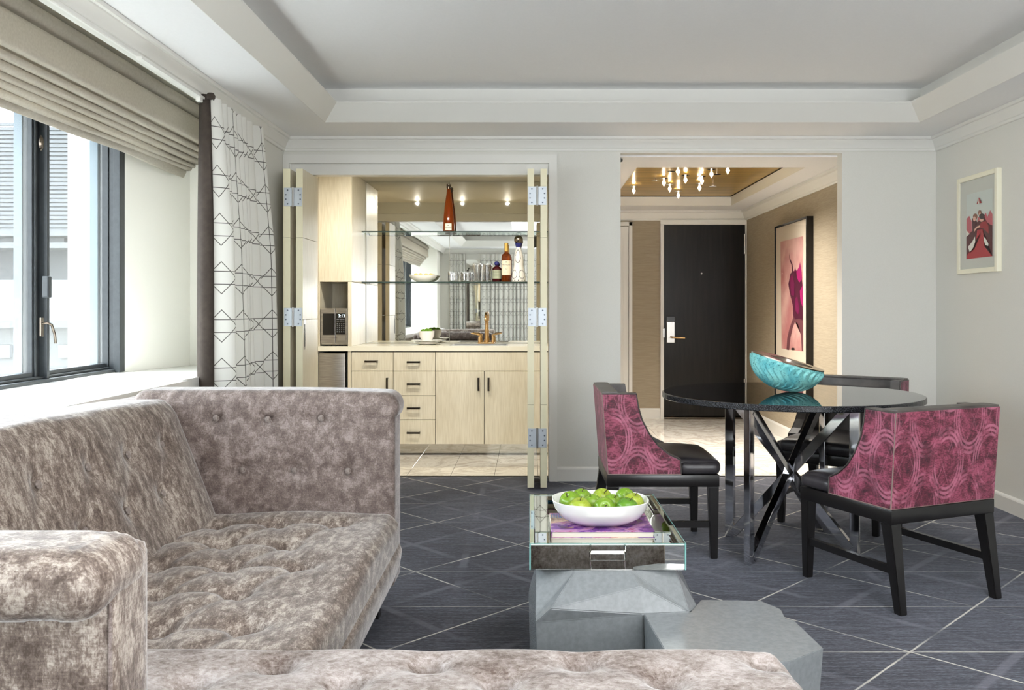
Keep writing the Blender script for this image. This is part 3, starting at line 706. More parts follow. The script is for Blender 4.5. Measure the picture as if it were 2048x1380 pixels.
# wall mirror in two sheets
for a, b, l in ((ux+0.003, (899-CX)/F*7.97-0.001, 'wall mirror sheet on the oven side of the vertical seam behind the shelves'), ((899-CX)/F*7.97+0.001, 0.157, 'wall mirror sheet on the tap side of the vertical seam behind the shelves')):
    tag(obj('wall_mirror', BX(((a, 7.973, 0.905), (b, 7.984, 2.350)), bev=0.0015, seg=1), 'mirror'), l, 'mirror', 'mirror sheets behind the bar shelves')
tag(obj('mirror_seal', BX(((ux, 7.968, 0.903), (ux+0.004, 7.984, 2.351)), ((ux, 7.966, 2.345), (0.157, 7.975, 2.352)))
    , 'gap_dark'), 'thin dark seal edging the wall mirror behind the shelves', 'seal') if False else None
for py, l in ((462.3, 'upper glass shelf in front of the bar mirror'), (563.3, 'lower glass shelf in front of the bar mirror')):
    sy = 7.775; z_ = H-(py-CY)/F*sy; x0 = (724-CX)/F*sy
    t = thing('glass_shelf', l, 'shelf', (-0.66, 7.87, z_-0.012), 0, 'glass shelves of the bar')
    obj('pane', BX(((x0, sy+0.004, z_-0.011), (0.157, 7.97, z_))), 'shelf_glass', t)
    obj('front_edge', BX(((x0-0.006, sy, z_-0.0115), (0.157, sy+0.004, z_+0.0005))), 'shelf_edge', t, label='dark green polished front edge')
    for cx_ in ((899-CX)/F*sy-0.01, 0.13, ux+0.01): obj('clip', BX(((cx_, 7.94, z_-0.02), (cx_+0.02, 7.972, z_-0.011))), 'chrome', t)
YS = 7.865; SC = YS/F
ZU_, ZL_ = H-(462.3-CY)/F*7.775+0.0005, H-(563.3-CY)/F*7.775+0.0005
def SXp(px): return (px-CX)*SC
# tall amber bottle on the upper shelf
t = thing('liquor_bottle', 'tall slender amber bottle alone on the upper glass shelf', 'bottle', (SXp(897.5), YS, ZU_))
obj('body', LT([(0, 0), (0.050, 0), (0.051, 0.006), (0.050, 0.05), (0.045, 0.14), (0.036, 0.23), (0.026, 0.30), (0.0185, 0.35), (0.0165, 0.375), (0.0165, 0.385), (0, 0.385)]), 'amber_liquid', t, world=False, smooth=40)
obj('cap', LT([(0, 0.38), (0.0175, 0.38), (0.018, 0.39), (0.022, 0.394), (0.022, 0.40), (0.018, 0.404), (0.021, 0.41), (0.021, 0.418), (0.012, 0.424), (0, 0.425)]), 'bronze_pull', t, world=False, smooth=40)
def curved_label(parent, r0, z0, r1, z1, a0, a1, mat, name='label', n=14):
    bm = bmesh.new(); g = []
    for i in range(n+1):
        a = -PI/2+a0+(a1-a0)*i/n; g.append([bm.verts.new((r*math.cos(a), r*math.sin(a), z)) for r, z in ((r0, z0), (r1, z1))])
    for i in range(n): bm.faces.new((g[i][0], g[i+1][0], g[i+1][1], g[i][1]))
    return obj(name, bm, mat, parent, world=False, smooth=60)
lb = curved_label(t, 0.0512, 0.012, 0.0495, 0.072, -0.6, 0.6, 'label_cream')
curved_label(lb, 0.0514, 0.036, 0.0508, 0.040, -0.55, 0.55, 'ink', 'print_line'); curved_label(lb, 0.0510, 0.052, 0.0504, 0.058, -0.15, 0.15, 'ink', 'print_line')
# lemons in a shallow white bowl
BYx = SXp(846.5)
bw = tag(obj('serving_bowl', LT([(0, 0), (0.055, 0), (0.06, 0.002), (0.105, 0.025), (0.128, 0.058), (0.129, 0.062), (0.126, 0.062), (0.10, 0.03), (0.055, 0.008), (0, 0.007)], n=40), 'ceramic', None, smooth=50), 'shallow white bowl of lemons on the lower glass shelf', 'bowl')
bw.location = (BYx, YS, ZL_); bw.scale = (1, 0.7, 1)
def ellip(r, sz, n=16):
    bm = bmesh.new(); bmesh.ops.create_uvsphere(bm, u_segments=n, v_segments=n//2+2, radius=r); bmesh.ops.scale(bm, vec=(1, 1, sz), verts=bm.verts); return bm
l0 = None
for i, (dx, dy, rz, l) in enumerate([(-0.072, 0, 1.4, 'yellow lemon at the oven end of the shallow bowl'), (-0.024, -0.02, 1.7, 'yellow lemon second from the oven end of the shallow bowl'), (0.026, 0.01, 1.5, 'yellow lemon in the middle of the shallow bowl'), (0.076, -0.01, 1.8, 'yellow lemon nearest the glasses in the shallow bowl')]):
    bmq = LT([(0, -0.037), (0.006, -0.034), (0.02, -0.022), (0.0265, 0), (0.02, 0.022), (0.006, 0.033), (0.004, 0.038), (0, 0.039)], n=16); bmq.transform(Matrix.Rotation(PI/2, 4, 'Y'))
    if l0 is None: o = l0 = obj('lemon', bmq, 'lemon', None, smooth=60)
    else: bmq.free(); o = l0.copy(); C.objects.link(o)
    o.location = (BYx+dx*0.9, YS+dy, ZL_+0.054); o.scale = (0.86,)*3; o.rotation_euler = (0.2, 0.15, rz); tag(o, l, 'lemon', 'lemons in the shallow bowl')
# cut tumblers
def tumbler(px, w_, h_, name, label, group):
    r = w_/2; t = thing(name, label, 'glass', (SXp(px), YS-0.02, ZL_), 0, group)
    N = 40; bm = bmesh.new()
    for (ra, rb, nrm) in ((r, r, 1),):
        rings = []
        for k, z_ in enumerate([0, 0.004]+[0.012+(h_-0.03)*i/8 for i in range(9)]+[h_-0.012, h_]):
            ring = []
            for i in range(N):
                cut = 0.0022 if (0.01 < z_ < h_-0.013 and i % 2 == 0) else 0
                rr = r-cut-(0.003 if z_ == 0 else 0); a = 2*PI*i/N; ring.append(bm.verts.new((rr*math.cos(a), rr*math.sin(a), z_)))
            rings.append(ring)
        inner = []
        for z_, rr in ((h_, r-0.003), (0.014, r-0.005), (0.012, r*0.5)):
            inner.append([bm.verts.new((rr*math.cos(2*PI*i/N), rr*math.sin(2*PI*i/N), z_)) for i in range(N)])
        al = rings+inner
        for a, b in zip(al, al[1:]):
            for i in range(N): bm.faces.new((a[i], a[(i+1) % N], b[(i+1) % N], b[i]))
        bm.faces.new(rings[0][::-1]); bm.faces.new(inner[-1])
    bmesh.ops.recalc_face_normals(bm, faces=bm.faces)
    obj('body', bm, 'crystal_glass', t, world=False)
    bm = bmesh.new()
    for i in range(14):
        a = 2*PI*i/14; x_, y_ = (r+0.0002)*math.cos(a), (r+0.0002)*math.sin(a)
        for k in range(int(h_/0.03)): 
            z0_ = 0.01+0.03*k+(0.006 if i % 2 else 0); a2 = a+0.11
            vs = [bm.verts.new(p) for p in ((x_, y_, z0_), ((r+0.0002)*math.cos(a+0.05), (r+0.0002)*math.sin(a+0.05), z0_), ((r+0.0002)*math.cos(a2), (r+0.0002)*math.sin(a2), min(z0_+0.024, h_-0.012)))]; bm.faces.new(vs)
    obj('cut_pattern', bm, 'frame_dark', t, world=False)
    return t
for px, l in ((907, 'short cut-glass tumbler nearest the bowl of lemons'), (932.5, 'short cut-glass tumbler beside the tall ones')): tumbler(px, 0.094, 0.092, 'tumbler', l, 'short cut-glass tumblers')
for px, l in ((954.3, 'tall cut-glass highball beside the short tumblers'), (974.8, 'tall cut-glass highball beside the squat blue-capped bottle')): tumbler(px, 0.076, 0.166, 'highball_glass', l, 'tall cut-glass highballs')
# squat dark bottle, blue ball stopper
t = thing('liquor_bottle', 'squat dark red bottle with a round blue stopper and sage label', 'bottle', (SXp(993.5), YS+0.01, ZL_))
obj('body', LT([(0, 0), (0.040, 0), (0.042, 0.004), (0.042, 0.11), (0.038, 0.124), (0.028, 0.133), (0.014, 0.138), (0.013, 0.146), (0, 0.146)]), 'port_dark', t, world=False, smooth=40)
bmq = ellip(0.0225, 0.95); bmq.transform(Matrix.Translation((0, 0, 0.163))); obj('stopper', bmq, 'cobalt', t, world=False, smooth=60)
lb = curved_label(t, 0.0425, 0.028, 0.0425, 0.104, -1.3, 1.3, 'label_sage')
for z_ in (0.05, 0.066, 0.078, 0.094): curved_label(lb, 0.0428, z_, 0.0428, z_+0.0022, -0.9, 0.9, 'frame_grey', 'print_line')
# whisky bottle
t = thing('liquor_bottle', 'brown whisky bottle with a gold neck and cream label', 'bottle', (SXp(1012.8), YS-0.02, ZL_))
obj('body', LT([(0, 0), (0.041, 0), (0.0435, 0.004), (0.0435, 0.21), (0.041, 0.232), (0.032, 0.246), (0.018, 0.254), (0.0165, 0.27), (0.0165, 0.32), (0, 0.32)]), 'whisky', t, world=False, smooth=40)
obj('capsule', LT([(0.0175, 0.268), (0.0178, 0.342), (0, 0.343)]), 'gold_foil', t, world=False, smooth=40)
lb = curved_label(t, 0.0440, 0.058, 0.0440, 0.186, -1.15, 1.15, 'label_cream')
for s_, z_, sz in (('MACALLAN', 0.148, 0.0145), ('12', 0.112, 0.022), ('SINGLE MALT', 0.085, 0.006)):
    me = text_mesh(s_, sz)
    for v_ in me.vertices:
        a = v_.co.x/0.0443-PI/2; zz_ = v_.co.y; rr = 0.0443+v_.co.z; v_.co = (rr*math.cos(a), rr*math.sin(a), zz_+z_)
    finish('lettering', me, 'ink', lb, world=False)
curved_label(lb, 0.0442, 0.168, 0.0442, 0.176, -0.12, 0.12, 'ink', 'emblem')
# hand painted white ceramic bottle
t = thing('decanter', 'white ceramic bottle painted in dark petals, silver ball stopper on a violet neck', 'bottle', (SXp(1037), YS, ZL_))
PB = [(0, 0), (0.063, 0), (0.065, 0.006), (0.062, 0.04), (0.056, 0.085), (0.047, 0.125), (0.041, 0.15), (0.042, 0.175), (0.043, 0.20), (0.039, 0.235), (0.030, 0.27), (0.020, 0.30), (0.0185, 0.31), (0, 0.312)]
obj('body', LT(PB, n=40), 'ceramic', t, world=False, smooth=50)
bm = bmesh.new(); nz = 16
base = [bm.verts.new((0.019*math.cos(2*PI*i/nz), 0.019*math.sin(2*PI*i/nz), 0.305)) for i in range(nz)]
top = [bm.verts.new((0.031*math.cos(2*PI*i/nz), 0.031*math.sin(2*PI*i/nz), 0.362 if i % 2 else 0.338)) for i in range(nz)]
for i in range(nz): bm.faces.new((base[i], base[(i+1) % nz], top[(i+1) % nz], top[i]))
obj('collar', bm, 'cobalt', t, world=False)
bmq = ellip(0.040, 1.0, 24); bmq.transform(Matrix.Translation((0, 0, 0.372))); obj('stopper', bmq, 'pewter', t, world=False, smooth=60)
bm = bmesh.new()
def rad_at(z):
    for (r0, z0), (r1, z1) in zip(PB[1:], PB[2:]):
        if z0 <= z <= z1: return r0+(r1-r0)*(z-z0)/max(z1-z0, 1e-6)
    return 0.02
def petal(a, z, s_=0.0055):
    r = rad_at(z)+0.0006; vs = []
    for k in range(6):
        q = 2*PI*k/6; vs.append(bm.verts.new((r*math.cos(a+s_*math.cos(q)/r*0.8), r*math.sin(a+s_*math.cos(q)/r*0.8), z+s_*math.sin(q))))
    bm.faces.new(vs)
for ring in range(3):
    a0 = -PI/2+ring*2*PI/3-0.15
    for k in range(26):
        q = 2*PI*k/26; z_ = 0.225-0.052*math.cos(q)-0.01; petal(a0+0.55*math.sin(q)*(1.0 if q > PI/2 and q < 1.5*PI else 1.15), 0.225-0.055*math.cos(q) if True else z_, 0.0045)
for ring in range(5):
    a0 = -PI/2+0.55+ring*2*PI/5
    for k in range(18):
        q = 2*PI*k/18; petal(a0+0.48*math.sin(q), 0.065-0.036*math.cos(q), 0.0048)
for k in range(12): petal(2*PI*k/12, 0.012, 0.006)
obj('painted_petals', bm, 'navy_ink', t, world=False, kind='stuff')
# plates, cup and limes on the worktop
PX_, PY_ = (853.5-CX)/F*7.66, 7.66
pl0 = None
for i, (z_, r, l) in enumerate(((0.9035, 0.105, 'white plate at the bottom of the pile on the worktop'), (0.9160, 0.118, 'white plate second from the bottom of the pile on the worktop'), (0.9285, 0.134, 'largest white plate on top of the pile on the worktop'))):
    o = tag(obj('plate', LT([(0, 0), (r*0.55, 0), (r*0.62, 0.003), (r, 0.012), (r, 0.015), (r*0.62, 0.007), (0, 0.005)], n=48), 'ceramic', None, smooth=50), l, 'plate', 'white plates piled on the worktop')
    o.location = (PX_, PY_, z_)
cu = tag(obj('small_bowl', LT([(0, 0), (0.036, 0), (0.042, 0.004), (0.062, 0.04), (0.067, 0.085), (0.064, 0.085), (0.058, 0.045), (0.03, 0.012), (0, 0.01)], n=40), 'ceramic', None, smooth=50), 'small deep white bowl of limes on the piled plates', 'bowl')
cu.location = (PX_, PY_, 0.9352)
lm = None
for dx, dy, dz, l in ((-0.030, 0, 0, 'green lime on the oven side of the small bowl'), (0.028, -0.012, 0, 'green lime on the tap side of the small bowl'), (0.0, 0.024, 0.004, 'green lime at the back of the small bowl'), (-0.002, -0.034, -0.006, 'green lime at the front of the small bowl')):
    if lm is None: o = lm = obj('lime', ellip(0.026, 0.9), 'lime', None, smooth=60)
    else: o = lm.copy(); C.objects.link(o)
    o.location = (PX_+dx, PY_+dy, 0.934+0.082+dz); tag(o, l, 'lime', 'limes in the small bowl')
# brass tap
TY = 7.86; TX = (972.5-CX)/F*TY
t = thing('tap', 'polished brass tap with two lever handles behind the sink', 'tap', (TX, TY, 0.903))
obj('base_plate', BX(((-0.075, -0.03, 0.0), (0.075, 0.03, 0.014)), bev=0.006, seg=3), 'brass', t, world=False, smooth=40)
hh = 0.272
obj('spout', TB([(0, 0, 0.01), (0, 0, hh*0.6), (0, 0, hh-0.03), (0, -0.012, hh-0.006), (0, -0.035, hh), (0, -0.075, hh-0.008), (0, -0.105, hh-0.035), (0, -0.112, hh-0.07)], 0.0115, 14), 'brass', t, world=False, smooth=60)
obj('collar', LT([(0.022, 0.012), (0.020, 0.03), (0.014, 0.05), (0.0145, 0.12), (0.0125, 0.125)], n=20), 'brass', t, world=False, smooth=60)
for s_ in (-1, 1):
    obj('lever_handle', TB([(s_*0.058, 0, 0.01), (s_*0.060, 0, 0.05), (s_*0.055, 0, 0.072), (s_*0.075, -0.004, 0.085), (s_*0.110, -0.008, 0.088), (s_*0.134, -0.010, 0.094)], [0.016, 0.012, 0.011, 0.009, 0.007, 0.005], 12), 'brass', t, world=False, smooth=60)
# ================================================================== BIFOLD DOORS
LY0, LY1, LZ0, LZ1 = 5.93, 6.35, 0.018, 2.146
def bifold(label, xs, seams, hinges, handle):
    t = thing('bifold_door', label, 'folding door', ((xs[0]+xs[3])/2, 6.14, 0), 0, 'folding doors of the bar niche')
    for k in (0, 2):
        a, b = xs[k], xs[k+1]; cuts = [LZ0]+seams+[LZ1]; bm = bmesh.new()
        for z0, z1 in zip(cuts, cuts[1:]): box(bm, (a+0.001, LY0+0.0015, z0+0.0012), (b-0.001, LY1, z1-0.0012), 0.001, 1)
        lf = obj('leaf', bm, 'laminate', t)
        bm = bmesh.new()
        for z0, z1 in zip(cuts, cuts[1:]): box(bm, (a, LY0, z0+0.0012), (b, LY0+0.0016, z1-0.0012))
        obj('edge_band', bm, 'leaf_edge', lf)
        if handle and k == 2:
            zt_, zb_ = 1.21-30/F*6.0, 1.21-75/F*6.0
            obj('recessed_pull', BX(((b-0.001, 5.965, zb_-0.02), (b+0.001, 6.0, zt_+0.03)), bev=0.0004, seg=1), 'bronze_pull', lf)
            obj('pull_slot', BX(((b, 5.974, zb_), (b+0.0016, 5.990, zt_))), 'gap_dark', lf)
    xm = (xs[1]+xs[2])/2
    for py0, py1 in hinges:
        z1, z0 = H-(py0-CY)/F*LY0, H-(py1-CY)/F*LY0; wl_ = 0.056
        hg = obj('hinge', BX(((xm-wl_-0.005, LY0-0.004, z0), (xm-0.004, LY0-0.0005, z1)), ((xm+0.004, LY0-0.004, z0), (xm+wl_+0.005, LY0-0.0005, z1)), bev=0.0006, seg=1), 'hinge_zinc', t)
        obj('knuckle', TB([(xm, LY0-0.008, z0-0.004), (xm, LY0-0.008, z1+0.004)], 0.0065, 12), 'steel', hg, smooth=40)
        bm = bmesh.new()
        for s_ in (-1, 1):
            for k in range(4):
                x_ = xm+s_*(0.036 if k in (0, 3) else 0.048); z_ = z1-(z1-z0)*(0.13+0.247*k)
                q = bmesh.ops.create_cone(bm, cap_ends=True, segments=12, radius1=0.0052, radius2=0.0042, depth=0.002, matrix=Matrix.Translation((x_, LY0-0.005, z_))@Matrix.Rotation(PI/2, 4, 'X'))
        obj('screws', bm, 'screw_grey', hg)
def LX(px): return (px-CX)/F*LY0
bifold('cream folding door leaves stacked at the oven side of the bar niche', [LX(566.5), LX(580.5), LX(592), LX(605.5)], [1.14, 1.686], [(375.5, 412.5), (616, 652.5), (857, 895)], True)
bifold('cream folding door leaves stacked at the tap side of the bar niche', [LX(1055), LX(1068), LX(1081), LX(1094)], [0.572, 1.686], [(373, 410), (616, 652.5), (857, 895)], False)

# ================================================================== SOFA (sectional along the window)
XS = -0.505                                           # front line of the seat
so = thing('sectional_sofa', 'large taupe crushed velvet sectional with button tufting, under the window', 'sofa', (-1.0, 2.4, 0))
def btn(parent, p, n, r=0.0125, mat='velvet_chaise'):
    global BM_
    if BM_ is None:
        bm = bmesh.new(); bmesh.ops.create_uvsphere(bm, u_segments=16, v_segments=10, radius=r); bmesh.ops.scale(bm, vec=(1, 1, 0.42), verts=bm.verts)
        BM_ = bpy.data.meshes.new('button'); bm.to_mesh(BM_); bm.free(); BM_.materials.append(M[mat].m)
        for q in BM_.polygons: q.use_smooth = True
    o = bpy.data.objects.new('button', BM_); C.objects.link(o); o.parent = parent
    o.location = Vector(p)-wl(parent); o.rotation_euler = Vector(n).to_track_quat('Z', 'Y').to_euler(); return o
BM_ = None
# plinth: bulging front that tucks under
def tuck(Q):
    t = np.clip((0.30-Q[:, 2])/0.18, 0, 1); m_ = Q[:, 0] > -0.9
    Q[:, 0] -= np.where(m_, 0.055*t**2, 0); return Q
finish('plinth', soft_box((-1.60, 1.98, 0.125), (XS+0.012, 3.46, 0.315), 0.03, 0.03, post=tuck), 'velvet_seat', so, smooth=60)
# seat cushion
pts = []
for i in range(6):
    for j in range(4):
        y_ = 3.27-0.265*i; x_ = -0.70-0.225*j-(0.112 if i % 2 else 0)
        if x_ > -1.28: pts.append((x_, y_, 0.428))
tf = tufts(pts, 0.030, 0.022, 0.011, 0.016, 0.30)
def seatfn(P, N):
    o = tf(P, N)*(N[:, 2] > 0.2)
    o += np.where(N[:, 2] > 0.3, 0.006*np.sin(P[:, 0]*9)*np.sin(P[:, 1]*7), 0)
    return o
finish('seat_cushion', soft_box((-1.40, 1.955, 0.262), (XS+0.004, 3.452, 0.432), 0.055, 0.0145, seatfn), 'velvet_seat', so, smooth=60)
for p in pts: btn(so, (p[0], p[1], p[2]-0.041), (0, 0, 1))
bm = TB([(XS-0.012, 1.99, 0.268), (XS+0.002, 2.2, 0.268), (XS+0.002, 3.3, 0.268), (XS-0.01, 3.44, 0.27)], 0.006, 8); obj('piping', bm, 'velvet_seat', so, smooth=60)
# chaise part nearest the camera
cpts = []
for (px, py) in ((1535, 1326), (1162, 1326), (858, 1330), (555, 1332)): cpts.append(onZ(px, py, 0.455))
for (px, py) in ((1335, 1362), (1000, 1365), (690, 1368), (380, 1370)): cpts.append(onZ(px, py, 0.455))
for r_ in (1.60, 1.47):
    for k in range(7): cpts.append(Vector((0.40-0.265*k-(0 if r_ == 1.6 else 0.13), r_, 0.455)))
cp_ = [(p.x, p.y, 0.455) for p in cpts]
tfc = tufts(cp_, 0.052, 0.021, 0.004, 0.016, 0.22, 0.22)
finish('chaise_cushion', soft_box((-1.25, 1.36, 0.285), (0.555, 1.982, 0.466), 0.042, 0.0115, lambda P, N: tfc(P, N)*(N[:, 2] > 0.2)), 'velvet_chaise', so, smooth=60)
for p in cp_: btn(so, (p[0], p[1], 0.455-0.046), (0, 0, 1))
finish('chaise_base', soft_box((-1.25, 1.37, 0.125), (0.545, 1.972, 0.30), 0.03, 0.04), 'velvet_chaise', so, smooth=60)
# back: leaning inner face with buttons
bpts = []
for k in range(8):
    y_ = 3.22-0.27*k; bpts.append((-1.20, y_, 0.735)); bpts.append((-1.20, y_-0.135, 0.575))
for k in range(4): bpts.append((-1.20, 3.22-0.27*k*2, 0.735))
bpts = list(dict.fromkeys(bpts))
tfb = tufts(bpts, 0.018, 0.022, 0.005, 0.016, 0.24)
def lean(Q):
    t = np.clip((Q[:, 2]-0.42)/0.40, 0, 1.3); m_ = np.clip((Q[:, 0]+1.60)/0.40, 0, 1)
    Q[:, 0] -= m_*0.15*t; Q[:, 2] -= 0.03*np.clip((Q[:, 1]-2.6)/0.85, 0, 1)*np.clip((Q[:, 2]-0.5)/0.4, 0, 1); return Q
finish('backrest', soft_box((-1.64, 1.30, 0.30), (-1.20, 3.47, 0.893), 0.075, 0.018, lambda P, N: tfb(P, N)*(N[:, 0] > 0.4)+np.where(N[:, 0] > 0.5, 0.008*np.cos(P[:, 1]*11.6), 0), lean), 'velvet_back', so, smooth=60)
for p in bpts:
    t_ = (p[2]-0.42)/0.40; btn(so, (-1.20-0.15*t_-0.013, p[1], p[2]-0.03*max(0, (p[1]-2.6)/0.85)*(p[2]-0.5)/0.4), (1, 0, 0.37))
# far arm: tall flat inner face, small roll over the top and the front corner
apts = [(x, 3.45, z) for x, z in ((-1.219, 0.786), (-1.018, 0.782), (-0.811, 0.786), (-1.116, 0.585), (-0.914, 0.583), (-0.707, 0.581), (-1.30, 0.583))]
tfa = tufts(apts, 0.012, 0.018, 0.004, 0.010, 0.23)
def armpost(Q): return Q
finish('arm', soft_box((-1.62, 3.45, 0.125), (XS-0.022+0.0, 3.63, 0.858), 0.022, 0.018, lambda P, N: tfa(P, N)*(N[:, 1] < -0.4)), 'velvet_arm', so, smooth=60)
for p in apts: btn(so, (p[0], 3.45+0.005, p[2]), (0, -1, 0), 0.012)
def rollfar(Q):
    Q[:, 2] -= 0.012*np.clip((Q[:, 0]+1.0)/0.5, 0, 1)**2; return Q
finish('arm_roll', soft_box((-1.56, 3.452, 0.775), (XS-0.010, 3.685, 0.892), 0.055, 0.016, post=rollfar), 'velvet_arm', so, smooth=60)
# near arm
def nfold(P, N):
    o = np.zeros(len(P))
    for xk in (-0.66, -0.645, -0.63): o -= 0.003*np.exp(-((P[:, 0]-xk-(P[:, 2]-0.84)*0.4)**2)/(2*0.004**2))
    return o
finish('arm', soft_box((-1.62, 1.235, 0.125), (-0.584, 1.37, 0.86), 0.018, 0.02, lambda P, N: 0.004*np.sin(P[:, 0]*17)), 'velvet_back', so, smooth=60)
finish('arm_roll', soft_box((-1.60, 1.185, 0.778), (-0.578, 1.375, 0.879), 0.05, 0.009, nfold), 'velvet_back', so, smooth=60)
obj('seam', TB([(-0.584, 1.238, 0.80), (-0.584, 1.238, 0.13)], 0.003, 6), 'velvet_arm', so)
for x_, y_ in ((-0.62, 3.50), (-1.5, 3.5), (-0.62, 1.3), (-1.5, 1.3), (0.45, 1.85), (0.45, 1.45)):
    bm = bmesh.new(); q = box(bm, (x_-0.03, y_-0.03, 0.0), (x_+0.03, y_+0.03, 0.15)); 
    obj('leg', bm, 'dark_wood', so)

# ================================================================== DINING CHAIRS
def chair(label, x, y, rz):
    t = thing('dining_chair', label, 'chair', (x, y, 0), rz, 'raspberry velvet and black leather dining chairs'); W = 0.285
    def tl(pts0, w0, pts1, w1):
        bm = bmesh.new(); A = [bm.verts.new((pts0[0]+i*w0/2, pts0[1]+j*w0/2, pts0[2])) for i, j in ((-1, -1), (1, -1), (1, 1), (-1, 1))]
        B = [bm.verts.new((pts1[0]+i*w1/2, pts1[1]+j*w1/2, pts1[2])) for i, j in ((-1, -1), (1, -1), (1, 1), (-1, 1))]
        bm.faces.new(A[::-1]); bm.faces.new(B)
        for i in range(4): bm.faces.new((A[i], A[(i+1) % 4], B[(i+1) % 4], B[i]))
        bmesh.ops.bevel(bm, geom=bm.edges[:], offset=0.003, segments=2, affect='EDGES'); return bm
    for s_ in (-1, 1):
        obj('leg', tl((0.252, s_*0.262, 0), 0.034, (0.248, s_*0.260, 0.352), 0.050), 'dark_wood', t, world=False, smooth=30)
        obj('leg', tl((-0.292, s_*0.262, 0), 0.036, (-0.236, s_*0.258, 0.352), 0.056), 'dark_wood', t, world=False, smooth=30)
        bm = bmesh.new(); bar(bm, (-0.262, s_*0.262, 0.165), (0.248, s_*0.262, 0.165), 0.022, 0.03); obj('stretcher', bm, 'dark_wood', t, world=False)
    obj('seat_frame', BX(((-0.268, -W, 0.350), (0.276, W, 0.408)), bev=0.003), 'dark_wood', t, world=False, smooth=30)
    def dome(Q):
        m_ = np.clip((Q[:, 2]-0.44)/0.03, 0, 1); Q[:, 2] += m_*0.032*np.clip(1-(Q[:, 1]/0.27)**2, 0, 1)*np.clip(1-((Q[:, 0]-0.02)/0.28)**2, 0, 1)
        Q[:, 2] -= 0.004*np.clip((Q[:, 0]-0.18)/0.08, 0, 1); return Q
    finish('seat_cushion', soft_box((-0.20, -0.268, 0.409), (0.288, 0.268, 0.478), 0.026, 0.02, post=dome), 'leather', t, smooth=60, world=False)
    finish('seat_side', soft_box((0.088, -W, 0.4085), (0.278, W, 0.466), 0.018, 0.02), 'leather', t, smooth=60, world=False)
    # wing profile
    cv = [(-0.125, 0.800), (-0.115, 0.738), (-0.0977, 0.676), (-0.0636, 0.609), (-0.0226, 0.554), (0.032, 0.509), (0.088, 0.482)]
    prof = [(-0.262, 0.409), (-0.291, 0.800)]+cv+[(0.092, 0.409)]
    for s_ in (-1, 1):
        bm = bmesh.new(); y0, y1 = s_*W, s_*(W-0.055)
        prism(bm, [(u, v+0.003 if 0.48 < v else v) for u, v in prof], lambda u, v: (u, y0-s_*0.004, v), lambda u, v: (u, y1, v))
        wg = obj('wing', bm, 'leather_taupe', t, world=False)
        bm = bmesh.new(); prism(bm, [(-0.263, 0.4095), (-0.292, 0.796)]+[(u-0.004, v-0.004) for u, v in cv]+[(0.088, 0.4095)], lambda u, v: (u, y0, v), lambda u, v: (u, y0-s_*0.005, v))
        obj('velvet_panel', bm, 'damask_side', wg, world=False)
        bm = bmesh.new(); tube(bm, [(u, y0, v) for u, v in [(-0.292, 0.799)]+cv+[(0.091, 0.412)]], 0.0028, 6); obj('welt', bm, 'leather_taupe', wg, world=False)
        bm = bmesh.new(); tube(bm, [(u, y0+s_*0.001, v) for u, v in [(0.091, 0.411), (-0.264, 0.411)]], 0.0022, 6); obj('trim_line', bm, 'welt', wg, world=False)
    bm = bmesh.new(); prism(bm, [(-0.258, 0.409), (-0.286, 0.803), (-0.226, 0.805), (-0.196, 0.409)], lambda u, v: (u, -W+0.05, v), lambda u, v: (u, W-0.05, v))
    obj('backrest', bm, 'leather_taupe', t, world=False)
    bm = bmesh.new(); prism(bm, [(-0.262, 0.4095), (-0.2915, 0.800), (-0.2865, 0.800), (-0.257, 0.4095)], lambda u, v: (u-0.003, -W-0.001, v), lambda u, v: (u-0.003, W+0.001, v))
    bk = obj('velvet_back', bm, 'damask_back', t, world=False)
    bm = bmesh.new()
    for s_ in (-1, 1): tube(bm, [(-0.263, s_*W, 0.411), (-0.292, s_*W, 0.799)], 0.0026, 6)
    tube(bm, [(-0.2635, -W, 0.411), (-0.2635, W, 0.411)], 0.0022, 6)
    obj('welt', bm, 'welt', bk, world=False)
    finish('top_rail', soft_box((-0.294, -W+0.002, 0.797), (-0.214, W-0.002, 0.812), 0.006, 0.02), 'leather_taupe', t, smooth=50, world=False)
    return t
chair('raspberry velvet dining chair standing side-on, between the coffee table tray and the round table', 0.64, 4.585, 0)
chair('dining chair behind the round table, its black leather seat facing out under the tabletop', 1.79, 5.10, math.atan2(-0.79, -0.61))
chair('raspberry velvet dining chair turned with its patterned back outward, nearest the bare right wall', 1.595, 3.895, math.radians(113))

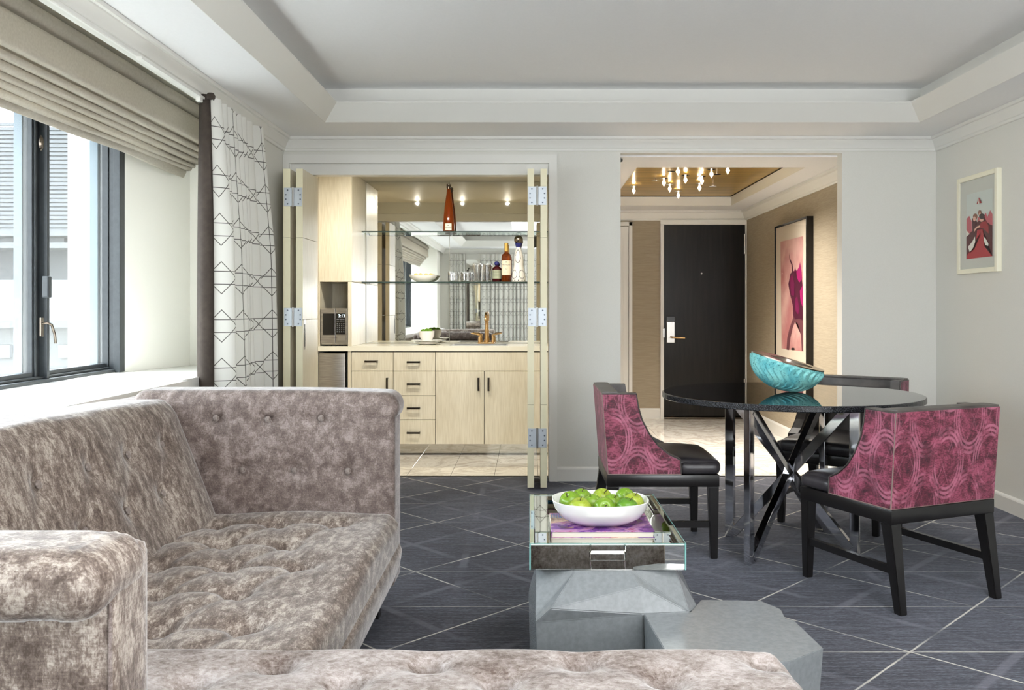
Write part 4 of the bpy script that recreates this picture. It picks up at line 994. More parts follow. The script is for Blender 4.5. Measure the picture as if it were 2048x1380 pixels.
# ================================================================== ROUND TABLE
TXc, TYc, TZ, TR = 1.335, 4.58, 0.780, 0.648
t = thing('dining_table', 'round black glossy dining table on crossed chrome frames', 'table', (TXc, TYc, 0))
bm = bmesh.new(); n = 96
r_ = [[bm.verts.new((r*math.cos(2*PI*i/n), r*math.sin(2*PI*i/n), z_)) for i in range(n)] for r, z_ in ((TR-0.006, TZ-0.030), (TR, TZ-0.026), (TR, TZ-0.004), (TR-0.003, TZ-0.0005), (TR-0.005, TZ))]
for a, b, mi in zip(r_, r_[1:], (1, 1, 1, 0)):
    for i in range(n): f = bm.faces.new((a[i], a[(i+1) % n], b[(i+1) % n], b[i])); f.material_index = mi
bm.faces.new(r_[-1]); f = bm.faces.new(r_[0][::-1])
obj('tabletop', bm, ['table_gloss', 'table_edge'], t, world=False)
def xframe(pa, pb):
    A = Vector((pa[0], pa[1], 0)); B = Vector((pb[0], pb[1], 0)); wz = 0.03
    up = (A-B).normalized(); nrm = up.cross(Vector((0, 0, 1)))
    zb_, zt_ = 0.0, TZ-0.032; s = 0.046; bm = bmesh.new()
    for P in (A, B):
        bar(bm, P+Vector((0, 0, zb_)), P+Vector((0, 0, zt_)), s, 0.032, up=nrm)
    d = (B-A).normalized()*s*0.45
    bar(bm, A+Vector((0, 0, 0.022))+d, B+Vector((0, 0, zt_-0.02))-d, 0.036, s, up=(0, 0, 1))
    bar(bm, B+Vector((0, 0, 0.022))-d, A+Vector((0, 0, zt_-0.02))+d, 0.036, s, up=(0, 0, 1))
    bmesh.ops.bevel(bm, geom=bm.edges[:], offset=0.0015, segments=1, affect='EDGES')
    return obj('chrome_frame', bm, 'chrome', t)
xframe((1.066, 4.74), (1.606, 4.40)); xframe((1.040, 4.225), (1.600, 4.85))

# ------------------------------------------------------------------ turquoise bowl on the table
bc = onY(1577, 789, 4.62); tb = thing('sculpted_bowl', 'turquoise bowl with carved waves and a tilted pewter rim, on the round table', 'bowl', (bc.x-0.005, 4.62, TZ+0.0005))
R0, DP = 0.187, 0.155; NU, NV = 340, 48; bm = bmesh.new(); rings = []
for j in range(NV+1):
    ph = PI/2*j/NV; ring = []
    for i in range(NU):
        a = 2*PI*i/NU; q_ = (14*a/PI+0.62*math.sin(ph*6.0)) % 1.0; wv = 1-2.2*q_ if q_ < 0.8 else -0.76+8.8*(q_-0.8); dd = 0.0085*wv*math.sin(ph)**0.6*(1 if ph > 0.25 else 0)*(1 if ph < 1.50 else 0)
        rr = (R0-dd*-1.0)*math.sin(ph)**0.92; ring.append((rr*math.cos(a), rr*math.sin(a), -(DP)*math.cos(ph)))
    rings.append(ring)
bot = bm.verts.new((0, 0, -DP)); vr = [[bm.verts.new(p) for p in ring] for ring in rings[1:]]
for i in range(NU): bm.faces.new((bot, vr[0][(i+1) % NU], vr[0][i]))
for a, b in zip(vr, vr[1:]):
    for i in range(NU): bm.faces.new((a[i], a[(i+1) % NU], b[(i+1) % NU], b[i]))
Rt = Matrix.Rotation(math.radians(15), 4, 'Y')@Matrix.Rotation(math.radians(5), 4, 'X')
# height so that the lowest point rests on the table
zmin = min((Rt@v.co).z for v in bm.verts); Mt = Matrix.Translation((0, 0, -zmin))@Rt
bm.transform(Mt); obj('shell', bm, 'teal_glaze', tb, world=False, smooth=80)
bm = bmesh.new(); nn_ = 72; R1, R2, OX = R0+0.001, 0.108, 0.022
ro = [bm.verts.new((R1*math.cos(2*PI*i/nn_), R1*math.sin(2*PI*i/nn_), 0.004)) for i in range(nn_)]
rl = [bm.verts.new((R1*math.cos(2*PI*i/nn_), R1*math.sin(2*PI*i/nn_), -0.002)) for i in range(nn_)]
ri = [bm.verts.new((OX+R2*math.cos(2*PI*i/nn_), R2*math.sin(2*PI*i/nn_), 0.003)) for i in range(nn_)]
for i in range(nn_):
    j = (i+1) % nn_; bm.faces.new((ro[i], ro[j], ri[j], ri[i])); bm.faces.new((rl[i], rl[j], ro[j], ro[i]))
prev = ri
for k in range(1, 9):
    ph = PI/2*k/8; rr, z_ = R2*math.cos(ph), 0.003-0.10*math.sin(ph)
    if k == 8: c_ = bm.verts.new((OX, 0, z_)); [bm.faces.new((prev[i], prev[(i+1) % nn_], c_)) for i in range(nn_)]; break
    cur = [bm.verts.new((OX+rr*math.cos(2*PI*i/nn_), rr*math.sin(2*PI*i/nn_), z_)) for i in range(nn_)]
    for i in range(nn_): bm.faces.new((prev[i], prev[(i+1) % nn_], cur[(i+1) % nn_], cur[i]))
    prev = cur
bm.transform(Mt); obj('rim', bm, 'pewter', tb, world=False, smooth=40)

# ================================================================== FACETED COFFEE TABLE (two stone-grey blocks)
st = thing('faceted_coffee_table', 'low pale grey coffee table of faceted angular blocks under the mirrored tray', 'coffee table', (0.4, 2.8, 0))
def poly(parent, name, V, Fc):
    bm = bmesh.new(); vs = [bm.verts.new(v) for v in V]
    for f in Fc: bm.faces.new([vs[i] for i in f])
    bmesh.ops.triangulate(bm, faces=[f for f in bm.faces if len(f.verts) > 3])
    bmesh.ops.recalc_face_normals(bm, faces=bm.faces)
    bmesh.ops.dissolve_limit(bm, angle_limit=0.02, verts=bm.verts[:], edges=bm.edges[:])
    bmesh.ops.bevel(bm, geom=bm.edges[:], offset=0.0022, segments=2, affect='EDGES')
    return obj(name, bm, 'stone_grey', parent)
yf = 2.71; zs_ = 0.29
T0 = onZ(1150, 1142, 0.399); T1 = onZ(1262, 1142, 0.399)
A0 = onY(1071, 1246, 2.655); A1 = onY(1101, 1218, 2.645); A2 = onY(1281, 1173, yf); A3 = onZ(1379, 1224, zs_); A4 = onY(1397, 1218, 2.77)
A5 = onY(1071, 1232, 2.69)
V = [T0, T1, Vector((0.455, 2.80, 0.399)), Vector((0.47, 3.30, 0.399)), Vector((0.10, 3.40, 0.399)), Vector((0.02, 2.84, 0.399)),    # 0-5 top
     A0, A1, A2, A3, A4, A5,                                                                                                          # 6-11
     Vector((0.03, 2.67, 0)), Vector((0.342, 2.70, 0)), Vector((0.42, 2.76, 0)), Vector((0.56, 2.95, 0.0)), Vector((0.52, 3.40, 0.0)), Vector((0.08, 3.46, 0)), Vector((0.0, 2.95, 0)),  # 12-18
     onZ(1286, 1228, zs_), Vector((0.555, 3.28, 0.25)), Vector((0.07, 3.50, 0.22)), Vector((-0.005, 3.0, 0.26))]                       # 19-22
Fc = [(0, 1, 2, 3, 4, 5), (0, 7, 8, 1), (5, 11, 7, 0), (11, 6, 7), (6, 12, 13, 19), (6, 19, 7), (7, 19, 8), (8, 19, 9), (8, 9, 1), (1, 9, 2), (9, 10, 2), (10, 20, 3, 2), (20, 21, 4, 3), (21, 22, 5, 4), (22, 11, 5),
      (19, 13, 14, 9), (9, 14, 15, 10), (10, 15, 16, 20), (20, 16, 17, 21), (21, 17, 18, 22), (22, 18, 12, 11), (11, 12, 6), (12, 18, 17, 16, 15, 14, 13)]
poly(st, 'tall_block', V, Fc)
S = [onZ(1287, 1227, zs_), onZ(1379, 1225, zs_), onZ(1402, 1199.5, zs_), onZ(1521, 1201, zs_), onZ(1562, 1218, zs_), onZ(1571, 1237.5, zs_), onZ(1588, 1240, zs_), onZ(1647, 1296, zs_), onZ(1578, 1323.5, zs_), onZ(1420, 1330, zs_), onZ(1340, 1318, zs_)]
n = len(S); lo = []
cen = Vector((0.62, 2.55, 0))
for i, p in enumerate(S):
    d = (Vector((p.x, p.y, 0))-cen); k = (0.97, 0.95, 0.97, 0.98, 0.93, 0.92, 0.93, 0.90, 0.97, 1.0, 1.0)[i]; q = cen+d*k; lo.append(Vector((q.x, q.y, 0)))
S[0] = Vector((S[0].x, S[0].y-0.004, S[0].z))
V = S+lo+[onZ(1578, 1343, 0.285)]
Fc = [tuple(range(n))]+[(i, (i+1) % n, n+(i+1) % n, n+i) for i in range(n)]+[tuple(range(n, 2*n))[::-1]]
poly(st, 'low_block', V[:2*n], Fc)

# ------------------------------------------------------------------ mirrored tray
XT0, XT1, YT0, YT1, ZT0, ZT1 = 0.0, 0.482, 2.76, 3.50, 0.400, 0.480
ty = thing('mirrored_tray', 'deep rectangular mirrored tray with glass edges, on the faceted coffee table', 'tray', (0.24, 3.13, ZT0))
obj('tray_floor', BX(((XT0+0.004, YT0+0.004, ZT0), (XT1-0.004, YT1-0.004, ZT0+0.008))), 'mirror', ty)
wt_ = 0.016
def trwall(lo, hi, nm='side_panel'): return obj(nm, BX((lo, hi), bev=0.003, seg=1), 'mirror', ty)
xa_, xb_ = onY(1181, 1100, YT0).x, onY(1249, 1100, YT0).x
trwall((XT0, YT0, ZT0+0.001), (xa_-0.0008, YT0+wt_, ZT1), 'front_panel'); mp_ = trwall((xa_, YT0, ZT0+0.001), (xb_, YT0+wt_, ZT1), 'front_panel'); trwall((xb_+0.0008, YT0, ZT0+0.001), (XT1, YT0+wt_, ZT1), 'front_panel')
trwall((XT0, YT1-wt_, ZT0+0.001), (XT1, YT1, ZT1)); trwall((XT0, YT0+wt_+0.001, ZT0+0.001), (XT0+wt_, YT1-wt_-0.001, ZT1)); trwall((XT1-wt_, YT0+wt_+0.001, ZT0+0.001), (XT1, YT1-wt_-0.001, ZT1))
obj('handle', BX(((xa_, YT0-0.016, 0.434), (xb_, YT0-0.001, 0.456)), bev=0.002), 'mirror', ty)
bm = bmesh.new()
sweep(bm, [(XT0-0.001, YT0-0.001), (XT1+0.001, YT0-0.001), (XT1+0.001, YT1+0.001), (XT0-0.001, YT1+0.001)], [(0, ZT1-0.0005), (0, ZT1+0.003), (0.018, ZT1+0.003), (0.018, ZT1-0.0005)], True)
obj('glass_rim', bm, 'rim_glass', ty)
for k, (x_, y_) in enumerate(((XT0, YT0), (XT1, YT0), (XT1, YT1), (XT0, YT1))):
    obj('glass_edge', BX(((x_-0.0022, y_-0.0022, ZT0+0.001), (x_+0.0022, y_+0.0022, ZT1+0.003))), 'glass_edge', ty)
obj('rim_edge', BX(((XT0, YT0-0.002, ZT1-0.0005), (XT1, YT0-0.0005, ZT1+0.0032)), ((XT1+0.0005, YT0, ZT1), (XT1+0.002, YT1, ZT1+0.0032)), ((XT0-0.002, YT0, ZT1), (XT0-0.0005, YT1, ZT1+0.0032))), 'glass_edge', ty)
# books
def book(label, x0, x1, y0, y1, z0, h_, cover, spine=True):
    b = thing('book', label, 'book', ((x0+x1)/2, (y0+y1)/2, z0), 0, 'books stacked in the mirrored tray')
    obj('pages', BX(((x0+0.004, y0+0.003, z0+0.002), (x1-0.005, y1-0.004, z0+h_-0.002))), 'paper', b)
    obj('cover', BX(((x0, y0, z0), (x1, y1, z0+0.002)), ((x0, y0, z0+h_-0.002), (x1, y1, z0+h_)), ((x0, y0, z0+0.002), (x0+0.003, y1, z0+h_-0.002)), bev=0.0006, seg=1), cover, b)
    return b
m = simple('cover_print', (120, 70, 150), 0.25)
x, y, z = m.xyz(); nn = m.noise(m.coord('Object', (1, 1, 1)), 7, 4, 0.6, 1.5); n2 = m.noise(m.coord('Object', (1, 1, 1)), 4, 3, 0.5, 1)
m.set(**{'Base Color': m.mix(n2.gt(0.56), m.ramp(nn, [(0.3, lin(44, 22, 62)), (0.45, lin(112, 60, 142)), (0.55, lin(186, 140, 176)), (0.68, lin(150, 46, 92))]), m.ramp(nn, [(0.35, lin(70, 28, 26)), (0.55, lin(226, 190, 170)), (0.7, lin(150, 40, 56))]))})
simple('cover_blue', (30, 120, 176), 0.4); simple('cover_cream', (232, 224, 206), 0.5)
z_ = ZT0+0.0085
book('thin blue paperback at the bottom of the stack in the tray', 0.074, 0.417, 3.005, 3.27, z_, 0.007, 'cover_blue')
book('cream-edged hardback in the middle of the stack in the tray', 0.072, 0.419, 3.0, 3.272, z_+0.0072, 0.022, 'cover_cream')
b3 = book('glossy hardback with a violet and pink printed cover, topmost in the tray', 0.072, 0.421, 3.0, 3.275, z_+0.0294, 0.0215, 'cover_print')
bm = bmesh.new(); random.seed(3)
ztop = z_+0.0294+0.0215+0.0003
for i in range(9):
    for j in range(8):
        x_ = 0.079+0.008*i; y_ = 3.20+0.008*j+(0.004 if i % 2 else 0)
        vs = [bm.verts.new((x_+0.0032*math.cos(q*PI/3), y_+0.0032*math.sin(q*PI/3), ztop)) for q in range(6)]; bm.faces.new(vs)
obj('printed_dots', bm, 'cover_blue', b3)
# fruit bowl: rounded-square white bowl
FX, FY, FZ = 0.247, 3.135, ztop+0.0005
def fring(r, z_, n=64, ex=2.6): 
    out = []
    for i in range(n):
        a = 2*PI*i/n; c_, s_ = math.cos(a), math.sin(a); k = (abs(c_)**ex+abs(s_)**ex)**(-1/ex)
        out.append((r*k*c_, r*k*s_*0.84, z_))
    return out
pr = [(0.060, 0.0), (0.100, 0.004), (0.140, 0.026), (0.160, 0.054), (0.169, 0.083), (0.166, 0.084), (0.155, 0.055), (0.134, 0.030), (0.095, 0.010), (0.0, 0.006)]
bm = bmesh.new(); rr = [[bm.verts.new(p) for p in fring(max(r, 0.001), z_)] for r, z_ in pr]
for a, b in zip(rr, rr[1:]):
    for i in range(64): bm.faces.new((a[i], a[(i+1) % 64], b[(i+1) % 64], b[i]))
bm.faces.new(rr[0][::-1]); bmesh.ops.recalc_face_normals(bm, faces=bm.faces)
fb = tag(obj('fruit_bowl', bm, 'ceramic', None, smooth=60), 'glossy white rounded-square bowl full of green apples, on the books', 'bowl'); fb.location = (FX, FY, FZ)
def apple_prof(r):
    out = []
    for k in range(19):
        a = PI*k/18; rr_ = r*math.sin(a)*(1+0.05*math.cos(a)); z_ = -r*0.88*math.cos(a)
        if k >= 16: z_ -= (k-15)**1.6*r*0.055
        if k <= 1: z_ += (2-k)*r*0.05
        out.append((max(rr_, 0.0), z_))
    out[0] = (0, out[0][1]); out[-1] = (0, out[-1][1]-0.0); return out
apz = {}
def apple(px, py, Y, r, mat, tilt, lab):
    p = onY(px, py, Y)
    t = thing('apple', lab, 'apple', p, 0, 'green apples in the white bowl'); t.rotation_euler = tilt
    obj('flesh', LT(apple_prof(r), n=28), mat, t, world=False, smooth=70)
    obj('stem', TB([(0, 0, r*0.58), (0.001, 0, r*0.80), (0.005, 0.001, r*1.0)], [0.0016, 0.0014, 0.0022], 6), 'stem_brown', t, world=False)
AP = [(1140, 1003, 3.145, 0.040, 'apple_green', (0.5, -0.5, 0), 'green apple at the window end of the heap, stem dimple tilted outward'),
      (1163, 995, 3.222, 0.0365, 'apple_green', (0.2, 0.1, 0), 'green apple at the back of the heap, near the window end'),
      (1160, 1016, 3.07, 0.041, 'apple_yellow', (0.15, 0, 0), 'pale green apple at the front, second from the window end'),
      (1184, 1006, 3.15, 0.035, 'apple_green', (0.1, -0.3, 0), 'green apple in the middle of the heap, before the rear middle one'),
      (1205, 995, 3.222, 0.0365, 'apple_yellow', (0.5, 0.3, 0), 'pale apple at the back of the heap, in the middle'),
      (1209, 1018, 3.07, 0.041, 'apple_green', (1.05, 0, 0), 'green apple at the front of the heap with its stem pointing to the viewer'),
      (1225, 1006, 3.15, 0.0345, 'apple_green', (0.3, 0.3, 0), 'green apple in the middle of the heap, behind the stem-forward one'),
      (1251, 995, 3.222, 0.0365, 'apple_green', (0.9, 0.5, 0), 'green apple at the back of the heap, at the table end'),
      (1267, 1005, 3.145, 0.038, 'apple_yellow', (0.2, 0.2, 0), 'largest yellow-green apple, at the table end of the heap'),
      (1255, 1016, 3.07, 0.040, 'apple_deep', (0.1, 0.3, 0), 'deepest green apple at the front of the heap, at the table end')]
for a in AP: apple(*a)

# ================================================================== CURTAINS
def curtain_sheet(name, P0, P1, nf, amp, ztop, zbot, parent, inward, lead=0.0, drift=(0, 0), seed=1, mat='curtain_print', NX=None):
    """pleated sheet between P0 and P1 (xy); inward = unit xy the pleats swing to"""
    rnd = random.Random(seed); N = NX or nf*16; P0 = Vector(P0); P1 = Vector(P1); d = P1-P0; iw = Vector(inward)
    wid = [0.6+rnd.random()*0.9 for _ in range(nf)]; wid[0] = 1.5; tot = sum(wid); cum = [0]
    for q in wid: cum.append(cum[-1]+q/tot)
    amps = [amp*(0.7+0.6*rnd.random()) for _ in range(nf)]
    def pt(t, v):
        k = max(i for i in range(nf) if cum[i] <= min(t, 0.99999)); f = (t-cum[k])/(cum[k+1]-cum[k])
        a = amps[k]*(0.55+0.45*min(1, v*3))*(1+0.25*v)
        o = a*(1-abs(math.cos(PI*f))**1.7)-0.012*math.sin(2*PI*f)*v
        along = 0.10*math.sin(2*PI*f)*(cum[k+1]-cum[k])*(-1)
        p = P0+d*(t+along*0.9); p = p+iw*(o+drift[0]*v+0.006*math.sin(5*v+k*1.7)); return (p.x+0.0, p.y+drift[1]*v*(t-0.2), ztop+(zbot-ztop)*v)
    NV = 26; vs = []; us = []
    for j in range(NV+1):
        v = (j/NV)**1.3; row = [pt(i/N, v) for i in range(N+1)]; vs += row
    ref = [pt(i/N, 0.6) for i in range(N+1)]; acc = [0]
    for a, b in zip(ref, ref[1:]): acc.append(acc[-1]+math.dist(a, b))
    faces = [[j*(N+1)+i, j*(N+1)+i+1, (j+1)*(N+1)+i+1, (j+1)*(N+1)+i] for j in range(NV) for i in range(N)]
    me = bpy.data.meshes.new(name); me.from_pydata(vs, [], faces); uvl = me.uv_layers.new(name='UVMap')
    for p in me.polygons:
        for li in p.loop_indices:
            vi = me.loops[li].vertex_index; uvl.data[li].uv = (acc[vi % (N+1)]+lead, me.vertices[vi].co.z)
    return finish(name, me, mat, parent, smooth=80)
ct = thing('curtain', 'white curtain printed with thin dark line lattice, drawn to the far end of the window', 'curtain', (-1.70, 5.1, 0))
curtain_sheet('panel', (-1.700, 4.665), (-1.690, 5.52), 8, 0.085, 2.325, 0.02, ct, (1, 0), 0.02, (0.03, 0.0), 4)
bm = bmesh.new(); NVb = 20; prev = None
for j in range(NVb+1):
    v = j/NVb; z_ = 2.335+(0.02-2.335)*v; fl = 0.018*v+0.006*math.sin(6*v)
    w1 = -1.735-0.012*math.sin(3*v); w2 = -1.683+fl+0.02*v
    row = [bm.verts.new(p) for p in ((w1, 4.668, z_), ((w1+w2)/2, 4.652+0.006*math.sin(9*v), z_), (w2, 4.660, z_), (w2+0.004, 4.676, z_), (w2-0.004, 4.690, z_))]
    if prev: 
        for a, b, c_, d_ in zip(prev, prev[1:], row[1:], row): bm.faces.new((a, b, c_, d_))
    prev = row
bmesh.ops.recalc_face_normals(bm, faces=bm.faces)
o = obj('leading_band', bm, 'curtain_band', ct, smooth=70, label='dark brown leading edge band')
md = o.modifiers.new('s', 'SOLIDIFY'); md.thickness = 0.004
obj('track', BX(((-1.728, 3.9, 2.306), (-1.700, 5.72, 2.3175))), 'trim_white', ct)
obj('track_end', BX(((-1.730, 4.60, 2.285), (-1.704, 4.64, 2.318)), bev=0.004), 'trim_white', ct)
obj('header_knot', LT([(0, 0), (0.02, 0.006), (0.024, 0.02), (0.016, 0.035), (0, 0.038)], (-1.672, 4.662, 2.305), 14), 'curtain_band', ct, smooth=60)
for i, (a, b, l) in enumerate(((-1.62, -1.30, 'patterned curtain on the rear wall by the window, seen in the mirror'), (-0.98, 0.42, 'wide patterned curtain on the rear wall, seen in the mirror behind the tap'))):
    c_ = thing('curtain', l, 'curtain', ((a+b)/2, -1.8, 0)); curtain_sheet('panel', (a, -1.86), (b, -1.86), 5 if i == 0 else 16, 0.05, 2.31, 0.02, c_, (0, 1), 0.0, (0, 0), 9+i)
bt = thing('wall_mirror', 'large frameless mirror on the rear wall between its curtains', 'mirror', (-1.14, -1.88, 0)); obj('pane', BX(((-1.28, -1.895, 0.6), (-1.0, -1.885, 2.2))), 'mirror', bt)
# ================================================================== ROMAN SHADE
sh = thing('roman_shade', 'taupe roman shade gathered in soft folds across the head of the window', 'blind', (-2.0, 2.1, 2.03))
prof = [(-2.05, 2.429), (-1.985, 2.425), (-1.945, 2.405), (-1.938, 2.375), (-1.955, 2.352), (-1.985, 2.345), (-1.985, 2.338), (-1.962, 2.333), (-1.955, 2.31), (-1.957, 2.26), (-1.952, 2.225), (-1.954, 2.208), (-1.968, 2.199), (-2.002, 2.203)]
for k, (X_, Z_) in enumerate(((-1.992, 2.178), (-2.024, 2.150), (-2.052, 2.122), (-2.072, 2.094), (-2.094, 2.070))):
    prof += [(X_-0.018, Z_+0.020), (X_-0.002, Z_+0.012), (X_+0.004, Z_), (X_-0.004, Z_-0.012), (X_-0.024, Z_-0.014), (X_-0.044, Z_-0.004)]
prof += [(-2.118, 2.062), (-2.112, 2.054), (-2.124, 2.024), (-2.130, 2.022), (-2.134, 2.028), (-2.128, 2.060)]
vs, fs = [], []; NYs = 60; npf = len(prof)
for j in range(NYs+1):
    y_ = 5.46-6.6*j/NYs
    for i, (X_, Z_) in enumerate(prof):
        dep = max(0, (i-9)/(npf-9)); e = max(0, 1-(5.46-y_)/0.25); yy = y_+(0.12*(1-dep)*e if i > 3 else 0.12*e)
        s_ = dep*(0.010*math.sin(y_*2.3+i*0.35)+0.005*math.sin(y_*6.1+i*0.9)); vs.append((X_+s_*0.6, yy, Z_+s_*0.55))
for j in range(NYs):
    for i in range(npf-1): a = j*npf+i; fs.append((a, a+npf, a+npf+1, a+1))
me = bpy.data.meshes.new('shade'); me.from_pydata(vs, [], fs); me.update()
o = finish('fabric', me, 'shade_cloth', sh, smooth=75); md = o.modifiers.new('s', 'SOLIDIFY'); md.thickness = 0.003; md.offset = 0
obj('head_rail', BX(((-2.09, -1.2, 2.385), (-2.05, 5.56, 2.4295))), 'trim_white', sh)
# ================================================================== PICTURES
def flat_polys(parent, name, layers, mapf, eps, ax_sign=-1):
    """flat printed sheet: list of (colour key, polygon in print coordinates); each layer a hair above the last"""
    bm = bmesh.new(); mats = []
    for k, (mk, pts) in enumerate(layers):
        if mk not in mats: mats.append(mk)
        vs = [bm.verts.new(mapf(u, v, k*eps)) for u, v in pts]; f = bm.faces.new(vs); f.material_index = mats.index(mk)
    bmesh.ops.triangulate(bm, faces=bm.faces[:]); return obj(name, bm, mats, parent)
def circ(cx, cy, rx, ry, n=14): return [(cx+rx*math.cos(2*PI*i/n), cy+ry*math.sin(2*PI*i/n)) for i in range(n)]
for k_, c_ in {'p_sky': (208, 216, 210), 'p_rose': (196, 96, 106), 'p_red': (182, 40, 52), 'p_maroon': (86, 26, 32), 'p_skin': (226, 178, 158), 'p_hair': (44, 30, 30), 'p_brown': (142, 96, 76), 'p_white': (232, 228, 218), 'p_crimson': (156, 20, 32), 'p_magenta': (122, 18, 78), 'p_plum': (84, 22, 52), 'p_umber': (116, 66, 74), 'p_fuchsia': (176, 28, 110)}.items(): simple(k_, c_, 0.5)
mottled('p_pink', (226, 180, 172), (190, 124, 124), 3.2, 0.5, detail=3)
simple('frame_cream', (240, 236, 214), 0.35); simple('mat_grey', (206, 208, 200), 0.8); simple('frame_black', (16, 14, 14), 0.12); simple('mat_cream', (224, 212, 194), 0.8)
fy0, fy1, fz0, fz1 = 5.385, 5.892, 1.438, 2.067; fX = XR-0.032
pc = thing('framed_picture', 'small cream-framed print of figures in red, on the right-hand wall', 'picture', (XR, 5.64, 1.75))
fw = 0.030
obj('frame', BX(((fX, fy0, fz0), (XR, fy0+fw, fz1)), ((fX, fy1-fw, fz0), (XR, fy1, fz1)), ((fX, fy0+fw, fz0), (XR, fy1-fw, fz0+fw)), ((fX, fy0+fw, fz1-fw), (XR, fy1-fw, fz1)), bev=0.003), 'frame_cream', pc)
obj('mat_board', BX(((fX+0.012, fy0+fw, fz0+fw), (XR-0.002, fy1-fw, fz1-fw))), 'mat_grey', pc)
obj('glazing', BX(((fX+0.006, fy0+fw, fz0+fw), (fX+0.008, fy1-fw, fz1-fw))), 'picture_glass', pc)
def m1(x, y, e):
    u = (x-175)/290; top = 375-70*u; bot = 1135-32*u; v = (y-top)/(bot-top); v = min(max(v, 0), 1)
    return (fX+0.0118-e, 5.782-(5.782-5.456)*u, 1.951-(1.951-1.534)*v)
flat_polys(pc, 'print', [('p_sky', [(175, 375), (465, 305), (465, 1103), (175, 1135)]),
    ('p_rose', [(175, 660), (208, 622), (236, 690), (240, 830), (175, 870)]), ('p_rose', [(465, 610), (440, 562), (412, 640), (385, 580), (390, 740), (465, 760)]),
    ('p_rose', [(300, 690), (310, 640), (345, 640), (400, 600), (405, 720), (330, 760)]),
    ('p_maroon', [(175, 868), (246, 800), (240, 660), (262, 640), (300, 700), (380, 640), (405, 700), (440, 730), (465, 740), (465, 1103), (175, 1135)]),
    ('p_white', [(175, 790), (214, 838), (175, 872)]),
    ('p_red', [(302, 792), (362, 780), (380, 985), (440, 1030), (465, 1103), (175, 1135), (190, 1078), (272, 1015)]),
    ('p_brown', circ(330, 588, 20, 30)), ('p_skin', circ(332, 602, 11, 16)), ('p_brown', circ(280, 634, 26, 36)), ('p_skin', circ(272, 660, 17, 28)), ('p_maroon', [(262, 700), (300, 690), (318, 750), (270, 800), (258, 860), (250, 760)]),
    ('p_crimson', [(330, 730), (352, 700), (400, 690), (428, 740), (430, 840), (395, 800), (372, 776), (330, 770)]), ('p_skin', circ(352, 672, 22, 24)), ('p_hair', circ(356, 632, 30, 34)), ('p_skin', [(268, 790), (300, 752), (334, 738), (338, 758), (300, 776), (276, 812)]),
    ('p_white', [(200, 992), (250, 930), (282, 868), (284, 930), (262, 1000), (224, 1054)]), ('p_white', [(376, 868), (402, 900), (430, 955), (428, 984), (398, 972), (380, 920)]),
    ('p_crimson', [(300, 486), (326, 408), (356, 474)]), ('p_white', [(318, 482), (326, 420), (332, 480)])], m1, 0.0003)
ex, ey0, ey1, ez0, ez1 = 2.327, 7.49, 8.475, 0.69, 1.993
pp = thing('framed_picture', 'large black-framed print of a magenta branching figure, in the entry hall', 'picture', (2.386, 7.98, 1.34)); fw = 0.020
obj('frame', BX(((ex, ey0, ez0), (2.386, ey0+fw, ez1)), ((ex, ey1-fw, ez0), (2.386, ey1, ez1)), ((ex, ey0+fw, ez0), (2.386, ey1-fw, ez0+fw)), ((ex, ey0+fw, ez1-fw), (2.386, ey1-fw, ez1)), bev=0.002), 'frame_black', pp)
obj('mat_board', BX(((ex+0.012, ey0+fw, ez0+fw), (2.384, ey1-fw, ez1-fw))), 'mat_cream', pp)
obj('glazing', BX(((ex+0.006, ey0+fw, ez0+fw), (ex+0.008, ey1-fw, ez1-fw))), 'picture_glass', pp)
def m2(x, y, e):
    # zoomed-photo coordinates -> the print's plane by perspective
    q = onX(1540+x/4.06, 420+y/4.06, ex+0.0118); return (ex+0.0118-e, q.y, q.z)
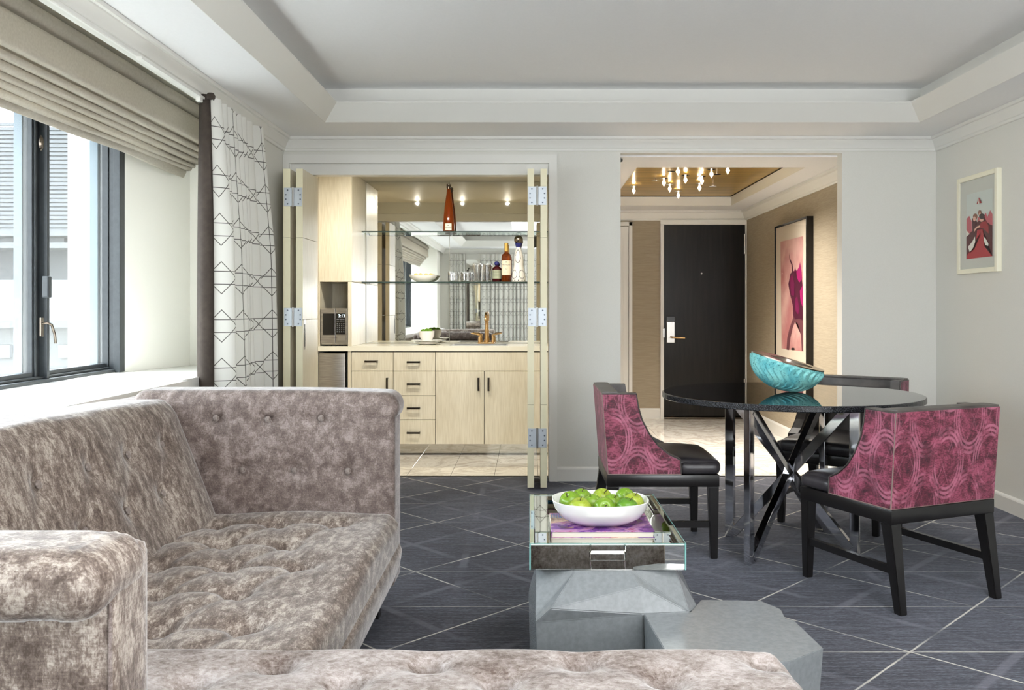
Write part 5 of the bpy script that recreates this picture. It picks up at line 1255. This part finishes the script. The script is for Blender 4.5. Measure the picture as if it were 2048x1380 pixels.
flat_polys(pp, 'print', [('p_pink', [(85, 258), (268, 212), (270, 1150), (94, 1124)]),
    ('p_umber', [(134, 1134), (140, 1040), (158, 960), (186, 880), (200, 800), (255, 800), (268, 860), (269, 1148), (258, 1142), (250, 1010), (228, 925), (204, 908), (184, 960), (166, 1040), (156, 1138)]),
    ('p_plum', [(172, 720), (158, 660), (148, 600), (156, 570), (164, 520), (180, 500), (210, 490), (240, 500), (256, 540), (264, 600), (268, 680), (268, 900), (240, 880), (205, 890), (186, 850), (186, 780)]),
    ('p_plum', [(154, 346), (164, 396), (184, 440), (190, 500), (180, 500), (176, 450), (160, 410)]),
    ('p_magenta', [(196, 500), (206, 462), (214, 500)]), ('p_magenta', [(160, 560), (180, 520), (200, 600), (196, 700), (172, 690)]), ('p_magenta', [(205, 720), (222, 700), (240, 800), (230, 850), (208, 820)]),
    ('p_fuchsia', [(216, 500), (236, 466), (246, 420), (252, 462), (258, 500), (262, 560), (240, 590), (222, 550)]), ('p_fuchsia', [(244, 660), (267, 610), (268, 790), (250, 740)]), ('p_hair', circ(188, 1128, 14, 10))], m2, 0.0003)
# ================================================================== OUTSIDE
bd = thing('building', 'pale office building with louvred upper wall seen through the window', 'building', (-14, 26, -10), 0, 'buildings outside the window')
def OZ(py, Y=25.0): return H-(py-CY)/F*Y
obj('wall', BX(((-26, 25.3, -14), (-8.2, 30, OZ(252)))), 'outside_wall', bd)
for k in range(26):
    z_ = OZ(462)+0.12*k; obj('louvre', BX(((-26, 25.22, z_), (-11.6, 25.3, z_+0.085))), 'outside_slat', bd) if k == 0 else None
    if k == 0: lv = [c for c in bd.children if c.name.startswith('louvre')][0]
    else: o = lv.copy(); C.objects.link(o); o.location.z += 0.12*k
obj('ledge', BX(((-26, 24.6, OZ(474)), (-8.2, 25.3, OZ(464)))), 'outside_light', bd)
for k in range(8):
    wx = -15.9+k*0.72; wn = obj('window', BX(((wx, 25.1, OZ(487)), (wx+0.6, 25.29, OZ(476)))), 'outside_dark', bd)
obj('ledge', BX(((-26, 24.2, OZ(500)), (-8.2, 25.3, OZ(489)))), 'outside_light', bd)
obj('pier', BX(((-11.5, 24.9, -14), (-10.6, 25.3, OZ(252)))), 'outside_light', bd)
b2 = thing('building', 'low white building with a sloping roof and small windows, below the louvred one', 'building', (-10, 19, -10), 0, 'buildings outside the window')
bm = bmesh.new(); prism(bm, [(17.0, -14), (17.0, OZ(640, 17)), (21, OZ(560, 21)), (22, OZ(560, 22)), (22, -14)], lambda u, v: (-20, u, v), lambda u, v: (-5.2, u, v)); obj('wall', bm, 'outside_light', b2)
for k in range(7):
    wx = -10.2+k*0.62; obj('window', BX(((wx, 16.9, OZ(715, 17)), (wx+0.32, 16.99, OZ(690, 17)))), 'outside_dark', b2)
obj('parapet', BX(((-20, 16.7, OZ(655, 17)), (-5.2, 17.1, OZ(640, 17)))), 'outside_wall', b2)
struct('ground_outside', BX(((-60, -40, -14.2), (-4.0, 60, -14))), 'outside_wall')
